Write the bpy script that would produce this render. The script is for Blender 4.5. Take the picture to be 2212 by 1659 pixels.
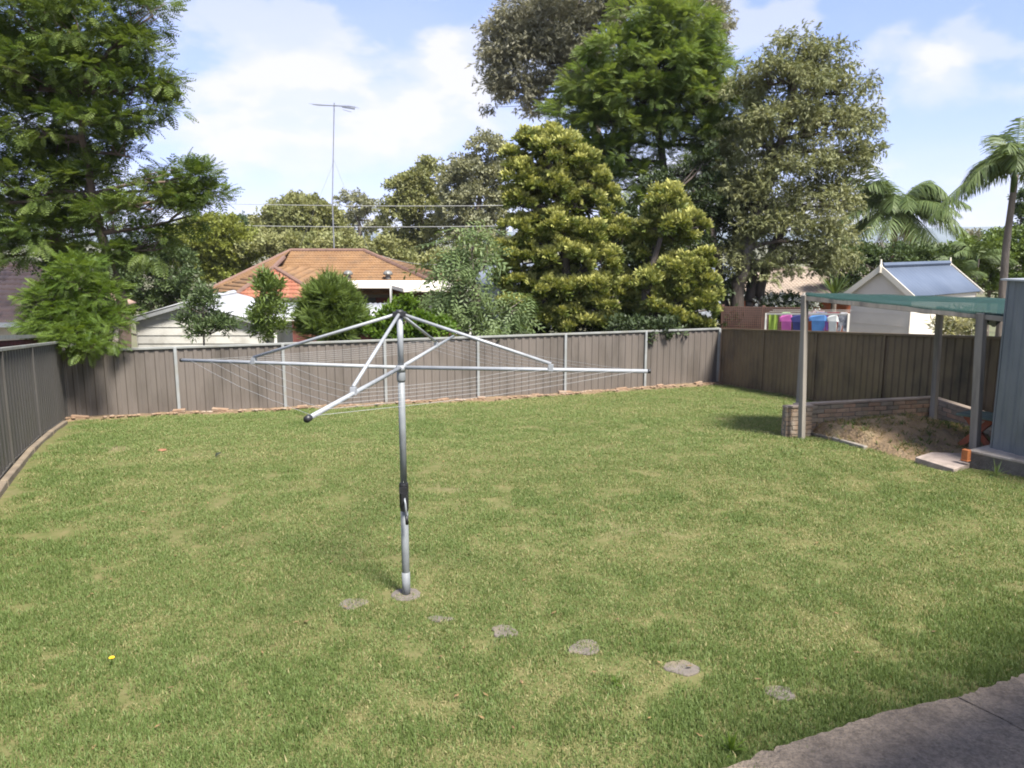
import bpy, math, random
import numpy as np
from mathutils import Vector, Matrix, Euler
for o in list(bpy.data.objects): bpy.data.objects.remove(o)
SC = bpy.context.scene
COL = SC.collection
R = math.radians
# ------------------------------------------------------------------ camera
CZ, FPX, PITCH = 2.9, 1770.0, R(10.06)
cd = bpy.data.cameras.new('camera'); cam = bpy.data.objects.new('camera', cd); COL.objects.link(cam)
cam.location = (0, 0, CZ); cam.rotation_euler = (R(90) - PITCH, 0, 0)
cd.sensor_width = 36; cd.lens = FPX / 2212 * 36; cd.clip_start = .05; cd.clip_end = 9000
SC.camera = cam
# ------------------------------------------------------------------ light, sky, exposure
SUN_EL, SUN_AZ = R(57), math.atan2(.60, -.80)       # azimuth measured from +Y towards +X
sd = Vector((math.sin(SUN_AZ) * math.cos(SUN_EL), math.cos(SUN_AZ) * math.cos(SUN_EL), math.sin(SUN_EL)))
sl = bpy.data.lights.new('sun', 'SUN'); sl.energy = 3.9; sl.angle = R(14); sl.color = (1, .955, .88)
so = bpy.data.objects.new('sun', sl); COL.objects.link(so); so.location = sd * 40
so.rotation_euler = sd.to_track_quat('Z', 'Y').to_euler()
world = bpy.data.worlds.new('World'); SC.world = world; world.use_nodes = True
wt = world.node_tree; wt.nodes.clear()
def wn(t, **k):
    n = wt.nodes.new(t)
    for a, b in k.items(): setattr(n, a, b)
    return n
L = wt.links.new
sky = wn('ShaderNodeTexSky', sky_type='NISHITA', sun_disc=False)
sky.sun_elevation = SUN_EL; sky.sun_rotation = SUN_AZ
sky.air_density = 1.0; sky.dust_density = 0; sky.ozone_density = 1.6
tc = wn('ShaderNodeTexCoord'); sep = wn('ShaderNodeSeparateXYZ'); L(tc.outputs['Generated'], sep.inputs[0])
def wm(op, a, b=None, clamp=False):
    n = wn('ShaderNodeMath', operation=op, use_clamp=clamp)
    for i, v in enumerate((a, b)):
        if v is None: continue
        if isinstance(v, (int, float)): n.inputs[i].default_value = v
        else: L(v, n.inputs[i])
    return n.outputs[0]
zc = wm('ADD', wm('MAXIMUM', sep.outputs[2], 0.0), .16)
comb = wn('ShaderNodeCombineXYZ')
L(wm('DIVIDE', sep.outputs[0], zc), comb.inputs[0]); L(wm('DIVIDE', sep.outputs[1], zc), comb.inputs[1])
def cloud(scale, detail, off, lo, hi, dist=.3):
    mp = wn('ShaderNodeMapping'); L(comb.outputs[0], mp.inputs[0]); mp.inputs['Location'].default_value = off
    n = wn('ShaderNodeTexNoise'); L(mp.outputs[0], n.inputs['Vector'])
    n.inputs['Scale'].default_value = scale; n.inputs['Detail'].default_value = detail
    n.inputs['Roughness'].default_value = .52; n.inputs['Distortion'].default_value = dist
    r = wn('ShaderNodeMapRange', interpolation_type='SMOOTHSTEP'); L(n.outputs[0], r.inputs[0])
    r.inputs[1].default_value = lo; r.inputs[2].default_value = hi
    return r.outputs[0]
PO1, PO2 = (1.07, 2.01, 8.11), (3.22, 2.34, 7.24)
c1 = cloud(.85, 6, (2.3, 1.1, 0), .46, .70); c3 = cloud(.5, 3, (1, 7, 2), .35, .7)
def puffs(scale, off, lo, hi, sq):
    mp = wn('ShaderNodeMapping'); L(tc.outputs['Generated'], mp.inputs[0]); mp.inputs['Location'].default_value = off; mp.inputs['Scale'].default_value = (1, 1, sq)
    n = wn('ShaderNodeTexNoise'); L(mp.outputs[0], n.inputs['Vector']); n.inputs['Scale'].default_value = scale; n.inputs['Detail'].default_value = 7; n.inputs['Roughness'].default_value = .5; n.inputs['Distortion'].default_value = .15
    r = wn('ShaderNodeMapRange', interpolation_type='SMOOTHSTEP'); L(n.outputs[0], r.inputs[0]); r.inputs[1].default_value = lo; r.inputs[2].default_value = hi; return r.outputs[0]
p1 = puffs(3.4, PO1, .495, .605, 2.0); p2 = puffs(8., PO2, .49, .60, 2.0)
mask = wm('ADD', wm('MULTIPLY', c1, .14), wm('ADD', wm('MULTIPLY', p1, .62), wm('MULTIPLY', p2, .45)), True)
mask = wm('ADD', wm('MULTIPLY', mask, .82), .14)
mixc = wn('ShaderNodeMix', data_type='RGBA'); L(mask, mixc.inputs[0])
tin = wn('ShaderNodeMix', data_type='RGBA', blend_type='MULTIPLY'); tin.inputs[0].default_value = 1
L(sky.outputs[0], tin.inputs[6]); tin.inputs[7].default_value = (.90, .97, 1.17, 1)
# sky colour compressed per channel, dimming the glare towards the horizon
va = wn('ShaderNodeVectorMath', operation='MULTIPLY_ADD'); L(tin.outputs[2], va.inputs[0]); va.inputs[1].default_value = (.13, .12, .04); va.inputs[2].default_value = (1, 1, 1)
vd_ = wn('ShaderNodeVectorMath', operation='DIVIDE'); L(tin.outputs[2], vd_.inputs[0]); L(va.outputs[0], vd_.inputs[1])
L(vd_.outputs[0], mixc.inputs[6]); mixc.inputs[7].default_value = (4.1, 4.08, 4.3, 1)
bg = wn('ShaderNodeBackground'); bg.inputs[1].default_value = .08; L(mixc.outputs[2], bg.inputs[0])
wo = wn('ShaderNodeOutputWorld'); L(bg.outputs[0], wo.inputs[0])
vs = SC.view_settings; vs.view_transform = 'Standard'; vs.look = 'None'; vs.gamma = 1; vs.use_curve_mapping = False
SC.display_settings.display_device = 'sRGB'
vs.exposure = 1.62
SC.render.engine = 'CYCLES'
cy = SC.cycles; cy.use_denoising = True; cy.max_bounces = 6; cy.diffuse_bounces = 3; cy.glossy_bounces = 3
cy.transmission_bounces = 4; cy.transparent_max_bounces = 8; cy.filter_width = 1.9
try: cy.denoiser = 'OPENIMAGEDENOISE'
except Exception: pass
rng = np.random.default_rng(7); random.seed(7)
# ------------------------------------------------------------------ geometry of the place
def gz(x, y):
    """height of the yard: level near the house, falling towards the back fence"""
    x = np.clip(x, -14, 12)
    s = .096 + (5.7 - x) * .003
    t = (np.minimum(y, 26.) - 10.6) / 1.3
    return -s * 1.3 * np.where(t > 20, t, np.log1p(np.exp(np.minimum(t, 20))))
def far(y):          # a little lower beyond the fence
    return np.clip((y - 22) / 14., 0, 1)
def ray(u, v):
    dx, dz = (u - 1106) / FPX, -(v - 829.5) / FPX
    return Vector((dx, math.cos(PITCH) + dz * math.sin(PITCH), -math.sin(PITCH) + dz * math.cos(PITCH)))
def W(u, v, y):      # point of the place at distance y along a line of sight
    d = ray(u, v); return Vector((0, 0, CZ)) + d * (y / d.y)
def G(u, v):         # point on the yard
    d = ray(u, v); lo, hi = 1.0, 60.0
    for _ in range(50):
        m = (lo + hi) / 2; p = d * (m / d.y)
        if CZ + p.z > float(gz(p.x, p.y)): lo = m
        else: hi = m
    p = W(u, v, lo); p.z = float(gz(p.x, p.y)); return p
def PX(y): return y / FPX        # metres per photograph pixel at distance y
# ------------------------------------------------------------------ materials
MATS = {}
def newmat(name):
    m = bpy.data.materials.new(name); m.use_nodes = True; nt = m.node_tree; nt.nodes.clear(); return m, nt
def N(nt, t, **k):
    n = nt.nodes.new(t)
    for a, b in k.items(): setattr(n, a, b)
    return n
def rgb(c): return (c[0], c[1], c[2], 1)
def mix(nt, f, a, b, bt='MIX'):
    n = N(nt, 'ShaderNodeMix', data_type='RGBA', blend_type=bt)
    for i, v in ((0, f), (6, a), (7, b)):
        if isinstance(v, (int, float)): n.inputs[i].default_value = v
        elif isinstance(v, tuple): n.inputs[i].default_value = rgb(v)
        else: nt.links.new(v, n.inputs[i])
    return n.outputs[2]
def noise(nt, vec, scale, detail=4, lo=.35, hi=.65, rough=.55):
    n = N(nt, 'ShaderNodeTexNoise'); n.inputs['Scale'].default_value = scale; n.inputs['Detail'].default_value = detail
    n.inputs['Roughness'].default_value = rough
    nt.links.new(vec, n.inputs['Vector'])
    r = N(nt, 'ShaderNodeMapRange'); nt.links.new(n.outputs[0], r.inputs[0]); r.inputs[1].default_value = lo; r.inputs[2].default_value = hi
    return r.outputs[0]
def pm(name, c1, c2=None, scale=3, rough=.7, bump=0, bscale=None, metal=0, stretch=(1, 1, 1), dirt=None, dirt_scale=1.2, rand=0, spec=.5, grit=0):
    """weathered surface: two tones of noise, optional blotches of dirt, optional difference from piece to piece"""
    if name in MATS: return MATS[name]
    m, nt = newmat(name); lk = nt.links.new
    out = N(nt, 'ShaderNodeOutputMaterial'); b = N(nt, 'ShaderNodeBsdfPrincipled'); lk(b.outputs[0], out.inputs[0])
    g = N(nt, 'ShaderNodeNewGeometry'); mp = N(nt, 'ShaderNodeMapping'); lk(g.outputs['Position'], mp.inputs[0]); mp.inputs['Scale'].default_value = stretch
    v = mp.outputs[0]
    col = mix(nt, noise(nt, v, scale, 5), c1, c2 or tuple(x * .8 for x in c1))
    if dirt: col = mix(nt, noise(nt, v, dirt_scale, 6, .5, .72), col, dirt)
    if grit:
        col = mix(nt, noise(nt, v, 32, 6, .36, .64, .75), mix(nt, 1.0, col, (1 - grit,) * 3, 'MULTIPLY'), mix(nt, 1.0, col, (1 + grit * .6,) * 3, 'MULTIPLY'))
    if rand:
        oi = N(nt, 'ShaderNodeObjectInfo'); hs = N(nt, 'ShaderNodeHueSaturation')
        r = N(nt, 'ShaderNodeMapRange'); lk(oi.outputs['Random'], r.inputs[0]); r.inputs[3].default_value = 1 - rand; r.inputs[4].default_value = 1 + rand
        lk(r.outputs[0], hs.inputs['Value']); lk(col, hs.inputs['Color']); col = hs.outputs[0]
    lk(col, b.inputs['Base Color'])
    rr = N(nt, 'ShaderNodeMapRange'); lk(noise(nt, v, scale * 2.3, 3), rr.inputs[0]); rr.inputs[3].default_value = max(.05, rough - .1); rr.inputs[4].default_value = min(1, rough + .1)
    lk(rr.outputs[0], b.inputs['Roughness']); b.inputs['Metallic'].default_value = metal; b.inputs['Specular IOR Level'].default_value = spec
    if bump:
        bn = N(nt, 'ShaderNodeBump'); bn.inputs['Distance'].default_value = bump; bn.inputs['Strength'].default_value = .8
        lk(noise(nt, v, bscale or scale * 4, 5), bn.inputs['Height']); lk(bn.outputs[0], b.inputs['Normal'])
    MATS[name] = m; return m
def leafmat(name, dark, light, tip=None, trans=.35, rough=.55):
    """leaf: hue differs from clump to clump (Col.r), leaf to leaf (Col.g), young tips (Col.b)"""
    m, nt = newmat(name); lk = nt.links.new
    out = N(nt, 'ShaderNodeOutputMaterial')
    a = N(nt, 'ShaderNodeAttribute', attribute_name='Col'); s = N(nt, 'ShaderNodeSeparateColor'); lk(a.outputs['Color'], s.inputs[0])
    f = N(nt, 'ShaderNodeMath', operation='MULTIPLY_ADD'); lk(s.outputs[0], f.inputs[0]); f.inputs[1].default_value = .6
    f2 = N(nt, 'ShaderNodeMath', operation='MULTIPLY'); lk(s.outputs[1], f2.inputs[0]); f2.inputs[1].default_value = .4; lk(f2.outputs[0], f.inputs[2])
    col = mix(nt, f.outputs[0], dark, light)
    if tip: col = mix(nt, s.outputs[2], col, tip)
    b = N(nt, 'ShaderNodeBsdfPrincipled'); lk(col, b.inputs['Base Color']); b.inputs['Roughness'].default_value = rough; b.inputs['Specular IOR Level'].default_value = .35
    t = N(nt, 'ShaderNodeBsdfTranslucent'); lk(mix(nt, 1.0, col, (1.15, 1.1, .6), 'MULTIPLY'), t.inputs[0])
    mx = N(nt, 'ShaderNodeMixShader'); mx.inputs[0].default_value = trans; lk(b.outputs[0], mx.inputs[1]); lk(t.outputs[0], mx.inputs[2]); lk(mx.outputs[0], out.inputs[0])
    return m
# ------------------------------------------------------------------ mesh building
def tagp(o, label=None, cat=None, group=None, kind=None):
    for k, v in (('label', label), ('category', cat), ('group', group), ('kind', kind)):
        if v: o[k] = v
    return o
def thing(name, label, cat, loc, group=None):
    o = bpy.data.objects.new(name, None); COL.objects.link(o); o.location = loc; o.empty_display_size = .2
    return tagp(o, label, cat, group)
def woff(p):
    v = Vector((0, 0, 0))
    while p is not None: v += p.location; p = p.parent
    return v
class MB:
    def __init__(s): s.v = []; s.f = []
    def add(s, vs, fs):
        k = len(s.v); s.v += [tuple(p) for p in vs]; s.f += [tuple(i + k for i in f) for f in fs]; return s
    def box(s, c, size, rot=None):
        x, y, z = (a / 2 for a in size); c = Vector(c)
        P = [Vector(p) for p in ((-x, -y, -z), (x, -y, -z), (x, y, -z), (-x, y, -z), (-x, -y, z), (x, -y, z), (x, y, z), (-x, y, z))]
        if rot is not None:
            M = rot if isinstance(rot, Matrix) else Euler(rot).to_matrix()
            P = [M @ p for p in P]
        return s.add([c + p for p in P], [(3, 2, 1, 0), (4, 5, 6, 7), (0, 1, 5, 4), (1, 2, 6, 5), (2, 3, 7, 6), (3, 0, 4, 7)])
    def bar(s, a, b, w, h, up=(0, 0, 1)):      # box from a to b
        a, b = Vector(a), Vector(b); d = (b - a); n = d.normalized(); up = Vector(up)
        x = n.cross(up).normalized() * (w / 2); z = x.cross(n).normalized() * (h / 2)
        P = [a - x - z, a + x - z, a + x + z, a - x + z, b - x - z, b + x - z, b + x + z, b - x + z]
        return s.add(P, [(0, 1, 2, 3), (7, 6, 5, 4), (0, 4, 5, 1), (1, 5, 6, 2), (2, 6, 7, 3), (3, 7, 4, 0)])
    def tube(s, path, r, n=8, caps=True):
        path = [Vector(p) for p in path]; r = r if hasattr(r, '__len__') else [r] * len(path); k = len(path)
        V = []; ref = None
        for i, p in enumerate(path):
            t = (path[min(i + 1, k - 1)] - path[max(i - 1, 0)]).normalized()
            if ref is None: ref = Vector((0, 0, 1)) if abs(t.z) < .9 else Vector((1, 0, 0))
            x = t.cross(ref).normalized(); y = x.cross(t).normalized(); ref = y
            V += [p + (x * math.cos(2 * math.pi * j / n) + y * math.sin(2 * math.pi * j / n)) * r[i] for j in range(n)]
        F = [(i * n + j, i * n + (j + 1) % n, (i + 1) * n + (j + 1) % n, (i + 1) * n + j) for i in range(k - 1) for j in range(n)]
        if caps: F += [tuple(range(n - 1, -1, -1)), tuple(range((k - 1) * n, k * n))]
        return s.add(V, F)
    def poly(s, pts): return s.add(pts, [tuple(range(len(pts)))])
    def slab(s, pts, thick):                     # flat polygon given thickness downwards (z)
        n = len(pts); lo = [Vector(p) - Vector((0, 0, thick)) for p in pts]
        return s.add(list(pts) + lo, [tuple(range(n)), tuple(range(2 * n - 1, n - 1, -1))] + [(i, i + n, (i + 1) % n + n, (i + 1) % n) for i in range(n)])
    def solid(s, pts, vec):                      # planar outline extruded along vec
        n = len(pts); b = [Vector(p) + Vector(vec) for p in pts]
        return s.add(list(pts) + b, [tuple(range(n - 1, -1, -1)), tuple(range(n, 2 * n))] + [(i, (i + 1) % n, (i + 1) % n + n, i + n) for i in range(n)])
    def build(s, name, mat, parent=None, smooth=False, bevel=0, local=False):
        me = bpy.data.meshes.new(name); off = Vector((0, 0, 0)) if local else woff(parent)
        me.from_pydata([(x - off.x, y - off.y, z - off.z) for x, y, z in s.v], [], s.f)
        me.validate(); me.materials.append(mat)
        o = bpy.data.objects.new(name, me); COL.objects.link(o); o.parent = parent
        import bmesh
        bm = bmesh.new(); bm.from_mesh(me); bmesh.ops.recalc_face_normals(bm, faces=bm.faces)
        if bevel: bmesh.ops.bevel(bm, geom=bm.edges[:], offset=bevel, segments=1, affect='EDGES', clamp_overlap=True)
        bm.to_mesh(me); bm.free()
        if smooth: me.shade_smooth()
        return o
def arr_mesh(name, V, F4, mat, parent=None, col=None, F3=None, smooth=False, kind=None):
    """quads (and triangles) from numpy arrays in one go"""
    off = np.array(woff(parent)); V = np.asarray(V, float) - off
    me = bpy.data.meshes.new(name); n4 = 0 if F4 is None else len(F4); n3 = 0 if F3 is None else len(F3)
    me.vertices.add(len(V)); me.vertices.foreach_set('co', V.astype(np.float32).ravel())
    me.loops.add(n4 * 4 + n3 * 3); me.polygons.add(n4 + n3)
    li = [a.ravel() for a in (F4, F3) if a is not None and len(a)]
    me.loops.foreach_set('vertex_index', np.concatenate(li).astype(np.int32))
    st = np.concatenate([np.arange(n4) * 4, n4 * 4 + np.arange(n3) * 3]).astype(np.int32)
    me.polygons.foreach_set('loop_start', st)
    if col is not None:
        at = me.color_attributes.new('Col', 'FLOAT_COLOR', 'POINT')
        c = np.ones((len(V), 4), np.float32); c[:, :col.shape[1]] = col; at.data.foreach_set('color', c.ravel())
    me.update(calc_edges=True); me.validate(); me.materials.append(mat)
    if smooth: me.shade_smooth()
    o = bpy.data.objects.new(name, me); COL.objects.link(o); o.parent = parent
    if kind: o['kind'] = kind
    return o
def place(name, me, loc, rot, parent=None, scale=None):     # another piece sharing a mesh
    o = bpy.data.objects.new(name, me); COL.objects.link(o); o.parent = parent
    o.location = Vector(loc) - woff(parent); o.rotation_euler = rot
    if scale is not None: o.scale = scale
    return o
def unitbox(name, size, mat, bevel=0):
    o = MB().box((0, 0, 0), size).build(name, mat, None, bevel=bevel); me = o.data; bpy.data.objects.remove(o); return me

# ------------------------------------------------------------------ shared materials
M_galv = pm('galvanised', (.42, .44, .45), (.33, .35, .37), 9, .42, metal=.35, dirt=(.30, .31, .31), dirt_scale=5)
M_post = pm('post_paint', (.29, .30, .295), (.235, .245, .24), 4, .5, dirt=(.24, .23, .2), dirt_scale=3)
M_cap = pm('cap_paint', (.26, .265, .25), (.20, .205, .195), 3, .5, dirt=(.2, .19, .16), dirt_scale=2.4)
M_taupe = pm('taupe_sheet', (.150, .127, .109), (.124, .106, .091), 1.3, .55, stretch=(1, 1, .35), dirt=(.085, .072, .06), dirt_scale=1.6, rand=.10)
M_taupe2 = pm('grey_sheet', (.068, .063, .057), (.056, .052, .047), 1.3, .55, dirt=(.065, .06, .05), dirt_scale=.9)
M_brown = pm('brown_sheet', (.155, .112, .068), (.125, .09, .055), 1.5, .5, dirt=(.06, .046, .034), dirt_scale=1.2)
M_dark = pm('black_plastic', (.018, .018, .02), (.012, .012, .013), 8, .45)
M_conc = pm('old_concrete', (.28, .222, .165), (.20, .16, .122), 3, .92, .014, 45, dirt=(.115, .09, .072), dirt_scale=1.6, grit=.42)
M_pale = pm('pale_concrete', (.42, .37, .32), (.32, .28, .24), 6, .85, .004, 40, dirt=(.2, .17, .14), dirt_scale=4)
M_stone = pm('paver_stone', (.155, .132, .112), (.105, .09, .077), 14, .9, .004, 60, dirt=(.16, .13, .085), dirt_scale=6)
M_timber = pm('weathered_timber', (.29, .26, .22), (.185, .165, .14), 5, .85, .003, 30, stretch=(1, 1, .12), dirt=(.10, .095, .085), dirt_scale=5)
M_soil = pm('bare_soil', (.20, .135, .075), (.14, .095, .055), 3.5, .95, .02, 25, dirt=(.20, .15, .085), dirt_scale=2)
M_white = pm('white_paint', (.74, .73, .70), (.64, .63, .6), 2.5, .5, dirt=(.45, .43, .38), dirt_scale=2)
M_cream = pm('cream_paint', (.62, .55, .46), (.57, .50, .42), 2, .55, dirt=(.46, .40, .33), dirt_scale=1)
# ------------------------------------------------------------------ terrain and lawn
FA, FB = G(145, 908), G(1552, 831)                       # corners of the back fence
FL = G(0, 1040); FC = G(1784, 871)
dl = (FL - FA); dl.z = 0; dl.normalize(); dr = (FC - FB); dr.z = 0; dr.normalize()
NL = FA + dl * ((FA.y - .6) / -dl.y); NR = FB + dr * ((FB.y - .6) / -dr.y)
def vnoise(x, y, s, seed=0):                             # smooth value noise
    x = np.asarray(x) * s; y = np.asarray(y) * s; xi = np.floor(x).astype(int); yi = np.floor(y).astype(int); fx = x - xi; fy = y - yi
    fx = fx * fx * (3 - 2 * fx); fy = fy * fy * (3 - 2 * fy)
    h = lambda a, b: ((np.sin(a * 127.1 + b * 311.7 + seed * 74.7) * 43758.5453) % 1.0)
    return (h(xi, yi) * (1 - fx) + h(xi + 1, yi) * fx) * (1 - fy) + (h(xi, yi + 1) * (1 - fx) + h(xi + 1, yi + 1) * fx) * fy
def lawnz(x, y): return gz(x, y) + .035 * (vnoise(x, y, 1.1, 3) - .5) + .05 * (vnoise(x, y, .35, 5) - .5)
def patch_grid(n, m):
    s, t = np.meshgrid(np.linspace(0, 1, n), np.linspace(0, 1, m))
    p = [(1 - s) * (1 - t) * NL[k] + s * (1 - t) * NR[k] + s * t * FB[k] + (1 - s) * t * FA[k] for k in (0, 1)]
    return p[0], p[1]
def grid_faces(n, m):
    i = np.arange((n - 1) * (m - 1)); r = i // (n - 1); c = i % (n - 1); a = r * n + c
    return np.stack([a, a + 1, a + n + 1, a + n], 1)
ml, nt = newmat('lawn_ground'); lk = nt.links.new
o_ = N(nt, 'ShaderNodeOutputMaterial'); b_ = N(nt, 'ShaderNodeBsdfPrincipled'); lk(b_.outputs[0], o_.inputs[0]); g_ = N(nt, 'ShaderNodeNewGeometry'); P_ = g_.outputs['Position']
c_ = mix(nt, noise(nt, P_, 9, 6), (.088, .100, .034), (.135, .122, .054)); c_ = mix(nt, noise(nt, P_, .7, 5, .58, .75), c_, (.17, .14, .078))
lk(c_, b_.inputs['Base Color']); b_.inputs['Roughness'].default_value = .95; b_.inputs['Specular IOR Level'].default_value = .1
gx, gy = patch_grid(150, 150)
arr_mesh('lawn', np.stack([gx.ravel(), gy.ravel(), lawnz(gx, gy).ravel()], 1), grid_faces(150, 150), ml, smooth=True, kind='structure')
# terrain all around, to the horizon
def terz(x, y):
    inside = gz(x, np.clip(y, 0, 22.)) - .30
    back = np.clip((y - 19) / 16., 0, 1); return inside - back * .55 - np.clip((y - 40) / 400, 0, 1) * 3 - np.clip((np.abs(x) - 40) / 200, 0, 1) * 2
q = np.concatenate([-np.geomspace(3500, 30, 16), np.linspace(-26, 26, 40), np.geomspace(30, 3500, 16)])
qy = np.concatenate([-np.geomspace(2000, 20, 8), np.linspace(-15, 60, 60), np.geomspace(70, 4200, 22)])
tx, ty = np.meshgrid(q, qy)
M_ter = pm('terrain_green', (.085, .095, .04), (.12, .11, .06), .25, .95, dirt=(.14, .12, .08), dirt_scale=.08)
arr_mesh('terrain', np.stack([tx.ravel(), ty.ravel(), terz(tx, ty).ravel()], 1), grid_faces(len(q), len(qy)), M_ter, smooth=True, kind='structure')
# far hills
M_hill = pm('hill_forest', (.10, .125, .13), (.075, .098, .11), .004, .95)
def ridge(y0, x0, x1, base, peaks, seed):
    n = 120; xs = np.linspace(x0, x1, n); rows = []
    h = sum(a * np.exp(-((xs - c) / w) ** 2) for c, a, w in peaks) + base + 7 * vnoise(xs, xs * 0, 1 / 90., seed) + 3 * vnoise(xs, xs * 0, 1 / 25., seed + 1)
    for k, (dy, f) in enumerate(((-420, 0), (-210, .55), (0, 1), (350, .45), (700, 0))):
        rows.append(np.stack([xs, np.full(n, y0 + dy) + 60 * vnoise(xs, xs * 0 + k, 1 / 200., 9), -6 + h * f], 1))
    return np.concatenate(rows), grid_faces(n, 5)
v_, f_ = ridge(2300, -1900, 2600, 14, [(1050, 16, 260), (1500, 22, 330), (300, 10, 400), (-700, 12, 500)], 4)
arr_mesh('hills', v_, f_, M_hill, smooth=True, kind='structure')
# ------------------------------------------------------------------ concrete path, joint, stepping stones
ZP = .045
ep = [(1450, 1715), (1600, 1659), (1680, 1628), (1760, 1602), (1830, 1578), (1900, 1556), (1985, 1536), (2062, 1521)]
eq = [(2070, 1519), (2100, 1508), (2140, 1494), (2180, 1480), (2212, 1470), (2300, 1440), (2500, 1385)]
def ragged(pts, seed):
    P = [G(*p) for p in pts]; out = []; rr = random.Random(seed)
    for a, b in zip(P, P[1:]):
        for k in range(5):
            p = a.lerp(b, k / 5); out.append(Vector((p.x + rr.uniform(-.012, .012), p.y + rr.uniform(-.018, .018), ZP)))
    p = P[-1]; return out + [Vector((p.x, p.y, ZP))]
e1, e2 = ragged(ep, 1), ragged(eq, 2)
J0 = G(2066, 1520); J1 = G(2212, 1602); jd = (J1 - J0).normalized(); J2 = J0 + jd * 5; J2.z = ZP
jn = Vector((-jd.y, jd.x, 0)) * .0065
path = thing('path', None, None, (J0.x, J0.y, 0)); path['kind'] = 'structure'
jj = [J0.lerp(J2, k / 14) + Vector((random.uniform(-.012, .012), random.uniform(-.02, .02) + .10 * math.sin(k * 1.1), 0)) * (k > 0) for k in range(15)]
for p in jj: p.z = ZP
near = Vector((e1[0].x - .4, .4, ZP))
MB().slab(e1[:-1] + [p - jn for p in jj] + [Vector((J2.x, .4, ZP)), near], .12).build('slab', M_conc, path)
MB().slab(e2[1:] + [Vector((e2[-1].x + 1.5, J2.y, ZP))] + [p + jn for p in reversed(jj)], .12).build('slab', M_conc, path)
stones = [(763, 1310, 30, 'mossy flat stepping stone nearest the clothesline footing, on its left', .9), (950, 1343, 26, 'half overgrown stepping stone just right of the clothesline footing', .55),
          (1090, 1372, 34, 'third stepping stone from the clothesline, pale and smooth edged', .85), (1262, 1407, 35, 'greyest and clearest stepping stone in the middle of the row', 1),
          (1472, 1450, 36, 'tan stepping stone with grass creeping over its front edge', .9), (1685, 1500, 38, 'half buried stepping stone closest to the concrete path', .8)]
STONES = []
for i, (u, v, r, lab, el) in enumerate(stones):
    p = G(u, v); rr = r * PX(p.y) * 1.03; n = 18
    P = [Vector((p.x + math.cos(a) * rr * (1 + .2 * math.sin(2 * a + i * 2.1) + .1 * math.sin(3 * a + i) + random.uniform(-.07, .07)), p.y + math.sin(a) * rr * el * (1 + .14 * math.sin(3 * a + i * 1.3) + random.uniform(-.07, .07)), float(lawnz(p.x, p.y)) + .012)) for a in np.linspace(0, 2 * math.pi, n, False)]
    o = MB().slab(P, .06).build('stepping_stone', M_stone, bevel=.006); tagp(o, lab, 'stepping stone', 'stepping stones across the lawn'); STONES.append((p.x, p.y, rr * (.85 if i == 5 else .68)))
# ------------------------------------------------------------------ fences
def proj_u(p):
    d = p.y * math.cos(PITCH) - (p.z - CZ) * math.sin(PITCH); return 1106 + FPX * p.x / d
def on_line(a, b, u):                                     # point of the ground line a-b seen in column u
    lo, hi = -.6, 1.4; s = proj_u(a.lerp(b, 1)) > proj_u(a)
    for _ in range(50):
        m = (lo + hi) / 2
        if (proj_u(a.lerp(b, m)) < u) == s: lo = m
        else: hi = m
    p = a.lerp(b, lo); p.z = float(gz(p.x, p.y)); return p
def sheet(a, b, za, zb, ta, tb, mat, parent, pitch=.197, depth=.019, flat=.6, side=1, name='panel'):
    """corrugated steel sheet between two posts"""
    a = Vector((a.x, a.y, 0)); b = Vector((b.x, b.y, 0)); ln = (b - a).length; d = (b - a) / ln; nrm = Vector((d.y, -d.x, 0)) * side
    n = max(2, round(ln / pitch)); prof = []
    for i in range(n):
        for f, h in ((0.02, 0), (.5 * flat, 0), (.5 * flat + .1, 1), (1 - .5 * flat + .28 * flat, 1), (1 - .5 * flat + .28 * flat + .1, 0)):
            f = min(f, .995); prof.append(((i + f) / n, h))
    prof = [(0, 0)] + prof + [(1, 0)]; V = []; th = nrm * -.004
    for f, h in prof:
        p = a.lerp(b, f) - nrm * (h * depth); zb_ = za + (zb - za) * f; zt = ta + (tb - ta) * f
        V += [p + Vector((0, 0, zb_)), p + Vector((0, 0, zt)), p + th + Vector((0, 0, zb_)), p + th + Vector((0, 0, zt))]
    F = []
    for i in range(len(prof) - 1):
        k = 4 * i; F += [(k, k + 4, k + 5, k + 1), (k + 2, k + 3, k + 7, k + 6), (k + 1, k + 5, k + 7, k + 3)]
    return MB().add(V, F).build(name, mat, parent)
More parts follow.
